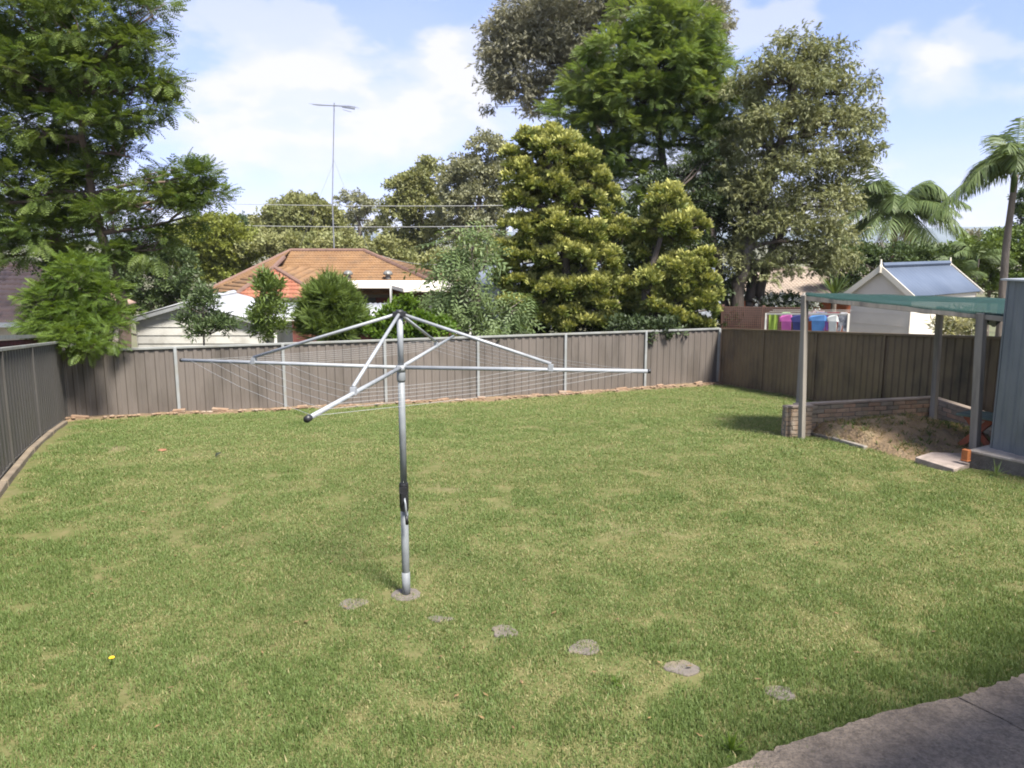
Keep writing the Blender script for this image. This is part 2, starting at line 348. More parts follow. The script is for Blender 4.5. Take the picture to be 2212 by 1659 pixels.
def fence(name, label, pts, tops, mats, group=None, pitch=.197, cap=(.062, .05), postw=.065, rail=True, side=1, bottom=.04, postz=.0, seam=None):
    root = thing(name, label, 'fence', (pts[0].x, pts[0].y, float(gz(pts[0].x, pts[0].y))), group)
    for i in range(len(pts) - 1):
        a, b = pts[i], pts[i + 1]; za, zb = float(gz(a.x, a.y)), float(gz(b.x, b.y))
        sheet(a, b, za + bottom, zb + bottom, tops[i] - .03, tops[i + 1] - .03, mats[0], root, pitch, side=side)
        d = (b - a).normalized(); nn = Vector((d.y, -d.x, 0)).normalized() * side
        if rail:
            MB().bar((a.x, a.y, tops[i] - .012), (b.x, b.y, tops[i + 1] - .012), cap[0], cap[1]).build('top_rail', mats[1], root, bevel=.006)
            MB().bar(Vector((a.x, a.y, za + bottom - .0)) - nn * .012, Vector((b.x, b.y, zb + bottom)) - nn * .012, .05, .05).build('bottom_rail', mats[0], root)
    for i, p in enumerate(pts):
        if mats[2] is None: break
        d = (pts[min(i + 1, len(pts) - 1)] - pts[max(i - 1, 0)]).normalized(); nn = Vector((d.y, -d.x, 0)).normalized() * side
        z0 = float(gz(p.x, p.y)) - .2; z1 = tops[i] + postz
        MB().box((p.x + nn.x * .012, p.y + nn.y * .012, (z0 + z1) / 2), (postw, postw * .8, z1 - z0), (0, 0, math.atan2(d.y, d.x))).build('post', mats[2], root, bevel=.005)
    return root
us = [145, 388, 617, 834, 1033, 1220, 1392, 1549]
bp = [on_line(FA, FB, u) for u in us]; tA, tB = W(145, 758, FA.y).z, W(1552, 709, FB.y).z
bt = [tA + (tB - tA) * (p - FA).length / (FB - FA).length for p in bp]
fence('back_fence', 'taupe corrugated steel fence with grey posts along the back of the lawn', bp, bt, (M_taupe, M_cap, M_post))
lp = [FA + dl * .02, on_line(FA, FL, 88), on_line(FA, FL, 28)]; stp = (lp[1] - lp[2]).length
for k in range(1, 4): lp.append(lp[2] + dl * (2.36 * k))
lA, lL = W(138, 738, FA.y).z, W(0, 757, FL.y).z; fl_len = (FL - FA).length
lt = [lA + (lL - lA) * (p - FA).length / fl_len for p in lp]
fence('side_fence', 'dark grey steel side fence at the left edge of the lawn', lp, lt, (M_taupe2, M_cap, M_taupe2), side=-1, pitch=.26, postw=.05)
rp = [FB + dr * (k * 2.36 + .12) for k in range(7)]; tC = W(1784, 717, FC.y).z; tB2 = W(1557, 710, FB.y).z
rt = [tB2 + (tC - tB2) * (p - FB).length / (FC - FB).length for p in rp]
fence('brown_fence', 'dark brown ribbed steel fence behind the retaining wall and shade frame', rp, rt, (M_brown, M_brown, M_brown), pitch=.19, postw=.05, bottom=.02)
o = MB().box((FB.x + .06, FB.y - .06, (float(gz(FB.x, FB.y)) + tB) / 2 - .1), (.10, .07, tB - float(gz(FB.x, FB.y)) - .05), (0, 0, .3)).build('corner_post', pm('pinkish_post', (.52, .46, .41), (.42, .37, .33), 5, .7, dirt=(.3, .26, .22)), None, bevel=.006)
tagp(o, 'pale pinkish post where the taupe fence meets the brown fence', 'fence post')
# timber sleepers and rubble along the feet of the fences
rootk = thing('garden_edging', 'brown timber edging along the foot of the left side fence', 'edging', (lp[1].x, lp[1].y, float(gz(lp[1].x, lp[1].y))))
ins = Vector((-dl.y, dl.x, 0)); ins = ins if ins.x > 0 else -ins
Msl = pm('old_sleeper', (.19, .15, .105), (.13, .10, .07), 6, .9, .004, 30, dirt=(.23, .18, .12), dirt_scale=3)
ed = 1.2
while ed < 14.5:
    a = FA + dl * ed + ins * .085; b = FA + dl * (ed + 2.3) + ins * .085
    a.z = float(gz(a.x, a.y)) + .0; b.z = float(gz(b.x, b.y)) + .0
    MB().bar(a, b, .09, .15).build('sleeper', Msl, rootk, bevel=.012); ed += 2.34
def rock_mb(c, r, seed, flat=.6):
    rr = random.Random(seed); V = []; n = 7
    for k, (zz, f) in enumerate(((-.5, .75), (.15, 1), (.6, .62))):
        for j in range(n):
            a = 2 * math.pi * (j + .3 * k) / n; q = r * f * rr.uniform(.78, 1.15); V.append((c[0] + math.cos(a) * q, c[1] + math.sin(a) * q, c[2] + zz * r * flat * rr.uniform(.85, 1.1)))
    F = [(k * n + j, k * n + (j + 1) % n, (k + 1) * n + (j + 1) % n, (k + 1) * n + j) for k in range(2) for j in range(n)] + [tuple(range(2 * n, 3 * n))]
    return V, F
M_rub = pm('rubble', (.27, .175, .11), (.20, .13, .085), 7, .9, .004, 40, dirt=(.33, .27, .21), dirt_scale=3)
bdir = (FB - FA); bdir.z = 0; blen = bdir.length; bdir.normalize(); bin_ = Vector((bdir.y, -bdir.x, 0))
# strip of bare soil in front of the back fence
n = 90; V = []
for i in range(n):
    t = i / (n - 1); p = FA.lerp(FB, t); w = .30 + .22 * float(vnoise(t * 40, 0., 1, 8))
    for k, (off, dz) in enumerate(((-.02, .085), (.35 * w, .075), (.75 * w, .055), (w, .0))):
        q_ = p + bin_ * (off + random.uniform(-.02, .02)); V.append((q_.x, q_.y, float(lawnz(q_.x, q_.y)) + dz + random.uniform(-.012, .012)))
arr_mesh('soil_strip', np.array(V), grid_faces(4, n), M_soil, kind='structure', smooth=True)
brk = unitbox('brick', (.23, .11, .076), M_rub, .006)
bshapes = [MB().add(*rock_mb((0, 0, 0), 1.0, s)).build('rock', M_rub) for s in range(6)]
bme = [o.data for o in bshapes]
for o in bshapes: bpy.data.objects.remove(o)
rub_v, rub_f = MB(), 0
for i in range(330):                                     # fist-sized broken pieces, uncountable
    t = random.random() ** .9; p = FA.lerp(FB, t) + bin_ * random.uniform(.04, .42)
    r = random.uniform(.02, .06); rub_v.add(*rock_mb((p.x, p.y, float(lawnz(p.x, p.y)) + .07), r, i))
rub_v.build('rubble', M_rub)['kind'] = 'stuff'
kt = thing('brick_edging', 'broken orange bricks and slabs lying along the foot of the taupe fence', 'edging', (bp[3].x, bp[3].y, float(gz(bp[3].x, bp[3].y))))
for i in range(13):
    t = (i + random.uniform(.1, .9)) / 13
    if .02 < t < .05: continue
    p = FA.lerp(FB, t) + bin_ * random.uniform(.10, .26); sc = random.uniform(.75, 1.7)
    place('brick', brk, (p.x, p.y, float(lawnz(p.x, p.y)) + .10 + random.uniform(-.03, .01)), (random.uniform(-.15, .15), random.uniform(-.15, .15), math.atan2(bdir.y, bdir.x) + random.uniform(-.25, .25)), kt, (sc, 1, random.uniform(.7, 1.1)))
# ------------------------------------------------------------------ rotary clothesline
hb = G(878, 1291); hc = W(868, 797, hb.y); ht = W(866.5, 676, hb.y); zb = float(lawnz(hb.x, hb.y))
M_hoist = pm('hoist_steel', (.32, .335, .35), (.26, .275, .29), 12, .5, metal=.1, dirt=(.26, .27, .275), dirt_scale=7)
M_mast = pm('mast_steel', (.22, .235, .24), (.18, .192, .20), 9, .55, metal=.08, dirt=(.17, .175, .175), dirt_scale=6)
h = thing('rotary_clothesline', 'galvanised rotary clothesline standing in the middle of the lawn', 'clothesline', (hb.x, hb.y, zb))
X, Y = hb.x, hb.y
MB().tube([(X, Y, zb - .2), (X, Y, zb + .95)], .031, 14).build('mast', M_mast, h, True)
MB().tube([(X, Y, zb - .02), (X, Y, zb + .20)], .0335, 14).build('mast_sleeve', pm('pale_steel', (.20, .21, .22), (.155, .165, .175), 14, .6, metal=0), h, True)
MB().tube([(X, Y, zb + .9), (X, Y, hc.z + .02)], .027, 14).build('inner_tube', M_mast, h, True)
MB().tube([(X, Y, hc.z), (X, Y, ht.z)], .0235, 14).build('upper_tube', M_hoist, h, True)
zg = W(872, 1075, Y).z
gb = MB().tube([(X, Y, zg + .125), (X, Y, zg + .11), (X, Y, zg - .06), (X, Y, zg - .115)], [.034, .038, .038, .03], 14)
gb.box((X + .012, Y - .034, zg - .02), (.05, .05, .15)).box((X + .0, Y - .03, zg + .07), (.062, .035, .05))
gear = gb.build('gear_housing', M_dark, h)
hd = MB().tube([(X + .014, Y - .055, zg + .01), (X + .018, Y - .095, zg + .01), (X + .024, Y - .10, zg - .02), (X + .03, Y - .10, zg - .15)], .0075, 8)
hdl = hd.build('crank_handle', M_hoist, gear, True)
MB().tube([(X + .03, Y - .10, zg - .12), (X + .033, Y - .10, zg - .19)], .013, 10).build('hand_grip', M_dark, h, True)
MB().tube([(X, Y, hc.z - .10), (X, Y, hc.z - .085), (X, Y, hc.z - .03), (X, Y, hc.z - .02)], [.03, .034, .034, .03], 14).build('collar', M_mast, h, True)
MB().tube([(X, Y, hc.z - .02), (X, Y, hc.z + .03)], .036, 14).build('arm_hub', M_hoist, h, True)
capo = MB().tube([(X, Y, ht.z - .03), (X, Y, ht.z + .012), (X, Y, ht.z + .022)], [.034, .034, .026], 14)
for s in (-1, 1): capo.box((X + s * .03, Y - .01, ht.z - .008), (.04, .05, .034))
capo.build('head_cap', M_dark, h)
zr = .035
aL = W(392, 778, hb.y + .66); aR = W(1403, 802, hb.y - .30); aN = W(664, 905, 4.42); aF = W(979, 726.5, 9.35)
# a true cross: mean arm length and right angles, taken from the four tips
c0 = Vector((X, Y, hc.z + .012))
LA = 1.93; th = math.atan2((aR - aL).y, (aR - aL).x); ux = Vector((math.cos(th), math.sin(th), 0)); uy = Vector((-ux.y, ux.x, 0))
tips = {'l': c0 - ux * ((c0 - aL).length) , 'r': c0 + ux * ((aR - c0).length), 'n': c0 - uy * LA, 'f': c0 + uy * LA}
tips['l'] = aL; tips['r'] = aR; tips['n'] = Vector((aN.x, aN.y, aN.z)); tips['f'] = aF
order = ['l', 'n', 'r', 'f']; braces = {'l': (560, 772), 'r': (1197, 793), 'n': (764, 836), 'f': (942, 741)}
for k in order:
    t = tips[k]; d = (t - c0).normalized(); arm = MB().tube([c0 + d * .03, t], .0152, 10).build('arm', M_hoist, h, True)
    MB().tube([t - d * (.03 if k == 'n' else .012), t + d * .01], .0205 if k == 'n' else .0165, 10).build('end_cap', M_dark, arm, True)
    u, v = braces[k]; best = min((abs(proj_u(c0.lerp(t, s)) - u), s) for s in np.linspace(.2, .95, 200))[1]
    if k in 'lr': best = {'l': .648, 'r': .615}[k]
    q = c0.lerp(t, best); up = Vector((0, 0, .045))
    tp = Vector((X, Y, ht.z - .012)) + Vector((d.x, d.y, 0)) * .03
    br = MB().tube([tp, q + up], .0128, 9).build('brace', M_hoist, h, True)
    MB().tube([q + up * .8 - d * .0, q - up * .1], .019, 8).box(q + up * .35, (.036, .036, .05), (0, 0, math.atan2(d.y, d.x))).build('clamp', M_hoist, br)
M_wire = pm('line_wire', (.36, .36, .36), (.30, .30, .30), 5, .4)
for i, f in enumerate((.50, .59, .68, .77, .86, .955)):
    for a, b in zip(order, order[1:] + order[:1]):
        p, q = c0.lerp(tips[a], f), c0.lerp(tips[b], f); m = p.lerp(q, .5) - Vector((0, 0, .018 + .012 * f))
        MB().tube([p, p.lerp(m, .5) - Vector((0, 0, .004)), m, q.lerp(m, .5) - Vector((0, 0, .004)), q], .0012, 5).build('line', M_wire, h)
n = 20; MB().slab([Vector((X + .0 + .12 * math.cos(a) * random.uniform(.93, 1.07), Y + .12 * math.sin(a) * random.uniform(.9, 1.07), zb + .012)) for a in np.linspace(0, 2 * math.pi, n, False)], .1).build('footing', M_stone, h, bevel=.008)
STONES.append((X, Y, .12)); STONES.append((X + .1, Y + .16, .10)); STONES.append((X + .28, Y - .12, .09))
# ------------------------------------------------------------------ retaining wall of stacked blocks
def brickwall(root, a, b, z0, z1, bl=.235, bh=.076, t=.11, seed=0, mats=None):
    rr = random.Random(seed); d = (b - a); d.z = 0; ln = d.length; d.normalize(); ang = math.atan2(d.y, d.x); rows = max(1, round((z1 - z0) / bh)); bh = (z1 - z0) / rows
    cols = max(1, round(ln / bl)); w = ln / cols
    for r in range(rows):
        k = 0; off = .5 * (r % 2)
        for c in range(cols + 1):
            s0, s1 = max(0, (c - off) * w), min(ln, (c + 1 - off) * w)
            if s1 - s0 < .04: continue
            p = a + d * ((s0 + s1) / 2) + Vector((-d.y, d.x, 0)) * rr.uniform(-.008, .008)
            me = mats[rr.randrange(len(mats))]
            place('brick', me, (p.x, p.y, z0 + (r + .5) * bh), (0, 0, ang + rr.uniform(-.012, .012)), root, ((s1 - s0 - .01) / .235, 1, (bh - .009) / .076))
        p = a + d * (ln / 2)
    core = MB().box((*(a + d * (ln / 2)).xy, (z0 + z1) / 2 - .004), (ln - .01, t - .018, z1 - z0 - .01), (0, 0, ang)); return core
wa, wb = W(1692, 905, 12.95), W(2014, 880, 13.6); wc = W(2160, 890, 12.0)
zw = W(1740, 880, 12.8).z; zw2 = W(2014, 862, 13.6).z; zwt = (zw + zw2) / 2
bm_ = [unitbox('block', (.235, .11, .076), pm('block_%d' % i, *c, 8, .9, .004, 40, dirt=(.26, .215, .15), dirt_scale=7, rand=.15), .006) for i, c in enumerate((((.44, .31, .22), (.33, .235, .17)), ((.35, .28, .21), (.25, .205, .155)), ((.38, .25, .17), (.28, .19, .135)), ((.31, .265, .21), (.22, .19, .15))))]
M_mort = pm('mortar', (.19, .165, .135), (.14, .12, .1), 20, .95)
wall = thing('retaining_wall', 'low weathered brick retaining wall around the bare soil bed', 'wall', (wa.x, wa.y, -.2))
z0w = -.34
brickwall(wall, wa, wb, z0w, zwt, mats=bm_, seed=3).build('mortar', M_mort, wall)
brickwall(wall, wb + (wc - wb).normalized() * .11, wc + (wc - wb).normalized() * .6, z0w, zwt, mats=bm_, seed=4).build('mortar', M_mort, wall)
dw = (wb - wa).normalized(); nw = Vector((dw.y, -dw.x, 0)).normalized()
pale = [unitbox('block', (.235, .11, .076), pm('pale_block', (.38, .27, .185), (.28, .20, .14), 7, .9, .004, 40, dirt=(.42, .36, .29), dirt_scale=5, rand=.1), .006)]
pa = wa + nw * .125 - dw * .06
brickwall(wall, pa, pa + dw * .47, z0w, zwt, mats=pale, seed=5).build('mortar', M_mort, wall)
Mcp = pm('capping', (.36, .29, .235), (.27, .215, .18), 5, .85, .002, 30, stretch=(1, 1, 1), dirt=(.2, .16, .13), dirt_scale=3)
def cap_run(a, b):
    MB().bar((a.x, a.y, zwt + .018), (b.x, b.y, zwt + .018), .13, .032).build('capping', Mcp, wall, bevel=.004)
cap_run(wa + dw * .2, wb + dw * .07); cap_run(wb + (wc - wb).normalized() * .08, wc + (wc - wb).normalized() * .6); cap_run(pa - dw * .01, pa + dw * .48)
# lower step of the wall end with two loose bricks, timber edge of the bed
be = [G(1722, 932), G(1800, 952), G(1870, 972), G(1960, 992)]
ted = thing('bed_edging', 'half buried grey timber plank between the lawn and the bare soil bed', 'edging', be[0])
for a, b in zip(be[:3], be[1:3]):
    a = Vector((a.x, a.y, float(lawnz(a.x, a.y)) + .0)); b = Vector((b.x, b.y, float(lawnz(b.x, b.y)) - .01)); MB().bar(a, b, .07, .12).build('plank', M_timber, ted, bevel=.008)
p = G(1722, 934)
tagp(place('brick', pale[0], (p.x - .02, p.y - .02, float(gz(p.x, p.y)) + .09), (0, 0, .35)), 'pale brick lying against the front post of the shade frame', 'brick')
# bare soil bed with its mound
pb = [G(1722, 936), G(1790, 954), G(1880, 978), G(1975, 1000), G(2100, 1000)]
n, m = 60, 50; sx, sy = np.meshgrid(np.linspace(4.0, 8.2, n), np.linspace(10.3, 13.5, m)); mc = W(1985, 925, 12.1)
lv = lawnz(sx, sy)
mound = .24 * np.exp(-(((sx - mc.x) / .75) ** 2 + ((sy - 12.35) / .62) ** 2)) + .10 * np.exp(-(((sx - 5.2) / .9) ** 2 + ((sy - 12.2) / .7) ** 2))
bz = np.maximum(lv, -.10 + 0 * sx) + .02 + mound + .04 * (vnoise(sx, sy, 5, 2) - .5) + .02 * (vnoise(sx, sy, 14, 6) - .5)
# inside of the bed only: behind its front edge, in front of the wall
def side_of(px, py, a, b): return (b.x - a.x) * (py - a.y) - (b.y - a.y) * (px - a.x)
ins_ = (side_of(sx, sy, wa, wb) < .03)
fr = np.minimum.reduce([side_of(sx, sy, a, b) / (b - a).length for a, b in zip(pb[:-1], pb[1:])])
edge = np.clip(fr / .25, 0, 1); bz = bz * edge + (lv - .12) * (1 - edge)
bz = np.where(ins_, bz, lv - .4)
bed = arr_mesh('soil_bed', np.stack([sx.ravel(), sy.ravel(), bz.ravel()], 1), grid_faces(n, m), pm('dry_soil', (.30, .205, .115), (.20, .14, .08), 4, .95, .02, 22, dirt=(.34, .26, .15), dirt_scale=2.5), kind='structure', smooth=True)
def bedz(x, y):
    i = int(np.clip(round((x - 4.0) / 4.2 * (n_b - 1)), 0, n_b - 1)); j = int(np.clip(round((y - 10.3) / 3.2 * (m_b - 1)), 0, m_b - 1)); return float(bz[j, i])
n_b, m_b = 60, 50
# ------------------------------------------------------------------ shade frame with green cloth
P1 = W(1733, 931, 12.58); P1t = W(1738.5, 637, P1.y); P3 = W(2106, 981, 10.9); P3t = W(2121, 676, 10.9); P2 = W(2017, 893, 12.75); P2t = W(2031, 662, 12.75)
sf = thing('timber_shelter', 'lean shelter of grey timber posts beside the corrugated tin shed', 'shelter', P1)
def post(a, b, w, name='post', mat=None):
    MB().bar((a.x, a.y, a.z - .25), b, w, w, (1, .6, 0)).build(name, mat or M_timber, sf, bevel=.006)
post(P1, P1t, .085); post(P3, P3t, .105); post(P2, P2t, .085)
P4t = W(1741, 633, 14.4); P4 = Vector((P4t.x, P4t.y, float(gz(P4t.x, P4t.y)))); post(P4, P4t, .085)
e3 = P3t + (P3t - P1t).normalized() * 1.1; e2_ = W(2200, 646, 13.6)
for a, b in ((P1t, e3), (P4t, e2_), (P1t, P4t), (P3t, P2t)):
    a = Vector((a.x, a.y, a.z - .045)); b = Vector((b.x, b.y, b.z - .045)); MB().bar(a, b, .07, .075).build('beam', M_timber, sf, bevel=.005)
# cloth sheet, sagging between the beams, front edge folded down
n, m = 48, 26; V = []
A_, B_, C_, D_ = P1t, e3, e2_, P4t
for j in range(m):
    t = j / (m - 1)
    for i in range(n):
        s = i / (n - 1); p = A_.lerp(B_, s).lerp(D_.lerp(C_, s), t); sag = -.05 * math.sin(math.pi * t) * (.4 + .6 * abs(math.sin(math.pi * s * 2.2))) ; wob = .012 * math.sin(s * 37) + .01 * math.sin(s * 17 + 2)
        if j == 0: V.append((p.x, p.y - .045, p.z - .055 - .03 * s + wob * 1.3))
        elif j == 1: V.append((A_.lerp(B_, s).x, A_.lerp(B_, s).y - .05, A_.lerp(B_, s).z + .008))
        else: V.append((p.x, p.y, p.z + .012 + sag + .006 * math.sin(s * 29 + t * 9)))
Mcl, nt = newmat('green_mesh_cloth'); lk = nt.links.new
o_ = N(nt, 'ShaderNodeOutputMaterial'); b_ = N(nt, 'ShaderNodeBsdfPrincipled'); tr = N(nt, 'ShaderNodeBsdfTranslucent'); mx = N(nt, 'ShaderNodeMixShader'); mx.inputs[0].default_value = .3
g_ = N(nt, 'ShaderNodeNewGeometry'); cc = mix(nt, noise(nt, g_.outputs['Position'], 4, 5), (.015, .064, .055), (.010, .047, .041)); lk(cc, b_.inputs['Base Color']); lk(cc, tr.inputs[0]); b_.inputs['Roughness'].default_value = .8
lk(b_.outputs[0], mx.inputs[1]); lk(tr.outputs[0], mx.inputs[2])
hole = N(nt, 'ShaderNodeBsdfTransparent'); mx2 = N(nt, 'ShaderNodeMixShader'); mx2.inputs[0].default_value = .26; lk(mx.outputs[0], mx2.inputs[1]); lk(hole.outputs[0], mx2.inputs[2]); lk(mx2.outputs[0], o_.inputs[0])   # open weave
cl = arr_mesh('shade_cloth', np.array(V), grid_faces(n, m), Mcl, smooth=True)
tagp(cl, 'green mesh shade cloth stretched over the timber shelter', 'shade cloth')
md = cl.modifiers.new('thick', 'SOLIDIFY'); md.thickness = .004
# hanging flap of the cloth beside the tin shed
V = []; fa_, fb_ = W(2126, 690, 11.6), W(2175, 690, 11.6)
for j in range(6):
    for i in range(10):
        p = fa_.lerp(fb_, i / 9); V.append((p.x, p.y + .05 * math.sin(i * 1.7) + j * .05, p.z + .06 - j * .035 - .02 * math.sin(i * .9)))
fl = arr_mesh('cloth_flap', np.array(V), grid_faces(10, 6), Mcl, cl, smooth=True); fl.modifiers.new('thick', 'SOLIDIFY').thickness = .004
# ------------------------------------------------------------------ corrugated tin shed on its slab
zs = .125; s0 = W(2141, 980, 10.6); s0.z = zs; s1 = s0 + Vector((.163, -.42, 0)).normalized() * 2.6; sd_ = (s1 - s0).normalized(); so_ = Vector((-sd_.y, sd_.x, 0)); so_ = so_ if so_.x > 0 else -so_
M_tin = pm('shed_tin', (.15, .168, .178), (.118, .134, .145), 2.2, .5, metal=.15, stretch=(1, 1, .35), dirt=(.20, .215, .22), dirt_scale=1.7)
sh = thing('tin_shed', 'grey corrugated tin shed at the right edge on a raised slab', 'shed', s0)
zt = W(2168, 604, 10.6).z
class Q: pass
def wall_sheet(a, b, name='wall'):
    return sheet(a, b, zs + .01, zs + .01, zt, zt, M_tin, sh, pitch=.165, depth=.014, side=1, name=name)
nn = 4
for k in range(nn):
    a = s0.lerp(s1, k / nn); b = s0.lerp(s1, (k + 1) / nn - .004); wall_sheet(b, a, 'wall_panel')
a = s0 + so_ * 2.2; wall_sheet(s0 + so_ * .01, a, 'wall_panel')
MB().bar((s0.x, s0.y, zs), (s0.x, s0.y, zt), .035, .035, (1, 0, 0)).build('corner_trim', M_tin, sh)
c = [s0 - sd_ * .07 - so_ * .07, s1 - so_ * .07, s1 + so_ * 2.3, s0 - sd_ * .07 + so_ * 2.3]
for p in c: p.z = zt + .012
MB().slab(c, .022).build('roof', pm('zinc_roof', (.46, .48, .49), (.4, .42, .43), 3, .4, metal=.4), sh)
sq0 = q0 = W(2092, 984, 10.5); q0.z = zs; q1 = W(2212, 1012.5, 9.92); q1.z = zs; qd = (q1 - q0).normalized(); sq2 = q2 = q0 + qd * 3.5; qn = Vector((-qd.y, qd.x, 0)); qn = qn if qn.x > 0 else -qn
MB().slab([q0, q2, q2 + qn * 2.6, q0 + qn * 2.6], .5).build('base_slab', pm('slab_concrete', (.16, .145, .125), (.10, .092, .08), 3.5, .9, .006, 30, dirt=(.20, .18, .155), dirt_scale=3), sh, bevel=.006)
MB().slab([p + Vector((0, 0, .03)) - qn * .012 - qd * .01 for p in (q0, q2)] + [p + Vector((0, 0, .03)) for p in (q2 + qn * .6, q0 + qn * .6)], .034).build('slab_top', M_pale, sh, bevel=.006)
# paver, loose brick on end, trestle bench
pv = [G(1976, 999), G(2060, 1021), G(2094, 1010), G(2092, 992), G(2010, 990)]
o = MB().slab([Vector((p.x, p.y, -.02)) for p in pv], .08).build('paving_slab', pm('pink_concrete', (.36, .29, .25), (.27, .22, .19), 6, .9, .004, 30, dirt=(.19, .16, .13), dirt_scale=4), bevel=.006); tagp(o, 'flat pinkish concrete slab lying in front of the shelter post', 'paving slab')
p = W(2086, 992, 10.42); o = MB().box((p.x, p.y, .105), (.072, .09, .15), (0, 0, .5)).box((p.x, p.y, .035), (.085, .10, .02), (0, 0, .5)).build('fire_brick', pm('orange_clay', (.40, .135, .04), (.28, .09, .03), 9, .85, .003, 30), bevel=.006); tagp(o, 'orange clay brick standing on end at the corner of the shed slab', 'brick')
M_or = pm('red_timber', (.33, .085, .035), (.24, .06, .028), 6, .7, .002, 20, dirt=(.2, .075, .04), dirt_scale=6)
bz_ = W(2110, 903, 11.25).z; b0 = W(2074, 900, 11.4); b1 = W(2150, 908, 11.0); bd = (b1 - b0); bd.z = 0; L_ = bd.length; bd.normalize(); bnn = Vector((-bd.y, bd.x, 0))
tb = thing('trestle_table', 'low table with green slatted top and crossed red legs beside the tin shed', 'table', (b0.x, b0.y, 0))
M_grn = pm('faded_green', (.085, .125, .10), (.06, .09, .075), 5, .6, dirt=(.15, .17, .15), dirt_scale=4)
for k in range(4):
    o_k = bnn * (.02 + k * .125); MB().bar(b0 - bd * .05 + o_k + Vector((0, 0, bz_ - b0.z + .02)), b0 + bd * 1.7 + o_k + Vector((0, 0, bz_ - b0.z + .02)), .11, .028).build('slat', M_grn, tb, bevel=.004)
for s in (.16, 1.5):
    p = b0 + bd * s; zlo = -.05
    for e in (-1, 1):
        w_ = .34; MB().bar((p.x + bd.x * (.0 - e * w_ * .62) + bnn.x * (.2 + .03 * e), p.y + bd.y * (-e * w_ * .62) + bnn.y * (.2 + .03 * e), bz_ - .005), (p.x + bd.x * e * w_ * .62 + bnn.x * (.2 + .03 * e), p.y + bd.y * e * w_ * .62 + bnn.y * (.2 + .03 * e), zlo), .045, .085).build('leg', M_or, tb, bevel=.004)
MB().bar(b0 + bnn * .2 + Vector((0, 0, bz_ - b0.z - .03)), b0 + bd * 1.6 + bnn * .2 + Vector((0, 0, bz_ - b0.z - .03)), .05, .05).build('rail', M_or, tb)
# ------------------------------------------------------------------ neighbouring buildings
M_tile = pm('orange_tiles', (.225, .128, .06), (.175, .096, .045), 1.6, .9, dirt=(.13, .08, .045), dirt_scale=1.5)
M_rtile = pm('red_tiles', (.28, .105, .06), (.22, .08, .048), 2.2, .9, dirt=(.34, .19, .11), dirt_scale=2.5)
M_ptile = pm('pink_brown_tiles', (.60, .40, .30), (.46, .31, .235), 2.2, .85, dirt=(.20, .15, .13), dirt_scale=2)
M_gtile = pm('tan_tiles', (.36, .29, .23), (.28, .225, .18), 1.6, .85, dirt=(.22, .18, .15), dirt_scale=1.4)
M_rbrick = pm('dark_red_brick', (.13, .035, .028), (.09, .025, .02), 5, .85, dirt=(.16, .06, .045), dirt_scale=4)
M_obrick = pm('orange_brick', (.40, .12, .055), (.30, .085, .04), 4, .85, dirt=(.24, .1, .06), dirt_scale=3)
M_ridge = pm('ridge_tiles', (.17, .098, .073), (.13, .075, .056), 5, .8)
M_zinc = pm('white_steel_roof', (.43, .44, .46), (.37, .38, .40), 1.4, .5, dirt=(.30, .30, .30), dirt_scale=1.5)
M_under = pm('dark_soffit', (.09, .075, .065), (.07, .06, .05), 3, .9)
def tiles(poly, mat, parent, name='tiles', tw=.155, tl=.32, lift=.05, wave=.034, e=None):
    """courses of pan tiles over a sloping convex polygon; the first edge is the eave unless e is given"""
    P = [Vector(p) for p in poly]; e = (P[1] - P[0]).normalized() if e is None else Vector(e).normalized()
    nrm = Vector((0, 0, 0))
    for i in range(len(P)): nrm += (P[i] - P[0]).cross(P[(i + 1) % len(P)] - P[0])
    nrm.normalize(); nrm = nrm if nrm.z > 0 else -nrm; up = nrm.cross(e).normalized(); up = up if up.z > 0 else -up
    Q2 = [((p - P[0]).dot(e), (p - P[0]).dot(up)) for p in P]; bmin, bmax = min(q[1] for q in Q2), max(q[1] for q in Q2)
    def span(b):
        xs = []
        for (x0, y0), (x1, y1) in zip(Q2, Q2[1:] + Q2[:1]):
            if abs(y1 - y0) < 1e-6:
                if abs(b - y0) < 1e-4: xs += [x0, x1]
            elif min(y0, y1) - 1e-6 <= b <= max(y0, y1) + 1e-6: xs.append(x0 + (x1 - x0) * (b - y0) / (y1 - y0))
        return (min(xs), max(xs)) if xs else None
    a0, a1 = min(q[0] for q in Q2), max(q[0] for q in Q2); ncol = int((a1 - a0) / (tw / 2)) + 2; ai = a0 + np.arange(ncol) * tw / 2
    V, F = [], []; nb = max(1, int(round((bmax - bmin) / tl))); th = (bmax - bmin) / nb; k = 0
    o_, e_, u_, n_ = (np.array(x) for x in (P[0], e, up, nrm)); jit = np.random.default_rng(5)
    for r in range(nb):
        b0 = bmin + r * th; s0, s1 = span(b0 + 1e-4), span(min(bmax, b0 + th) - 1e-4)
        if not s0 or not s1: continue
        hh = wave * (np.arange(ncol) % 2) + jit.uniform(-.004, .004, ncol)
        rows = []
        for (l, rr), b, z in ((s0, b0, -.01), (s0, b0, lift), (s1, b0 + th + .02, .002)):
            a = np.clip(ai, l, rr); rows.append(o_ + a[:, None] * e_ + b * u_ + (z + hh)[:, None] * n_)
        V.append(np.concatenate(rows)); F.append(grid_faces(ncol, 3) + k); k += 3 * ncol
    o = arr_mesh(name, np.concatenate(V), np.concatenate(F), mat, parent); o['kind'] = 'stuff'; return o
def hipcap(parent, pts, mat=None, r=.11):
    return MB().tube([Vector(p) + Vector((0, 0, .05)) for p in pts], r, 7).build('ridge_cap', mat or M_ridge, parent)
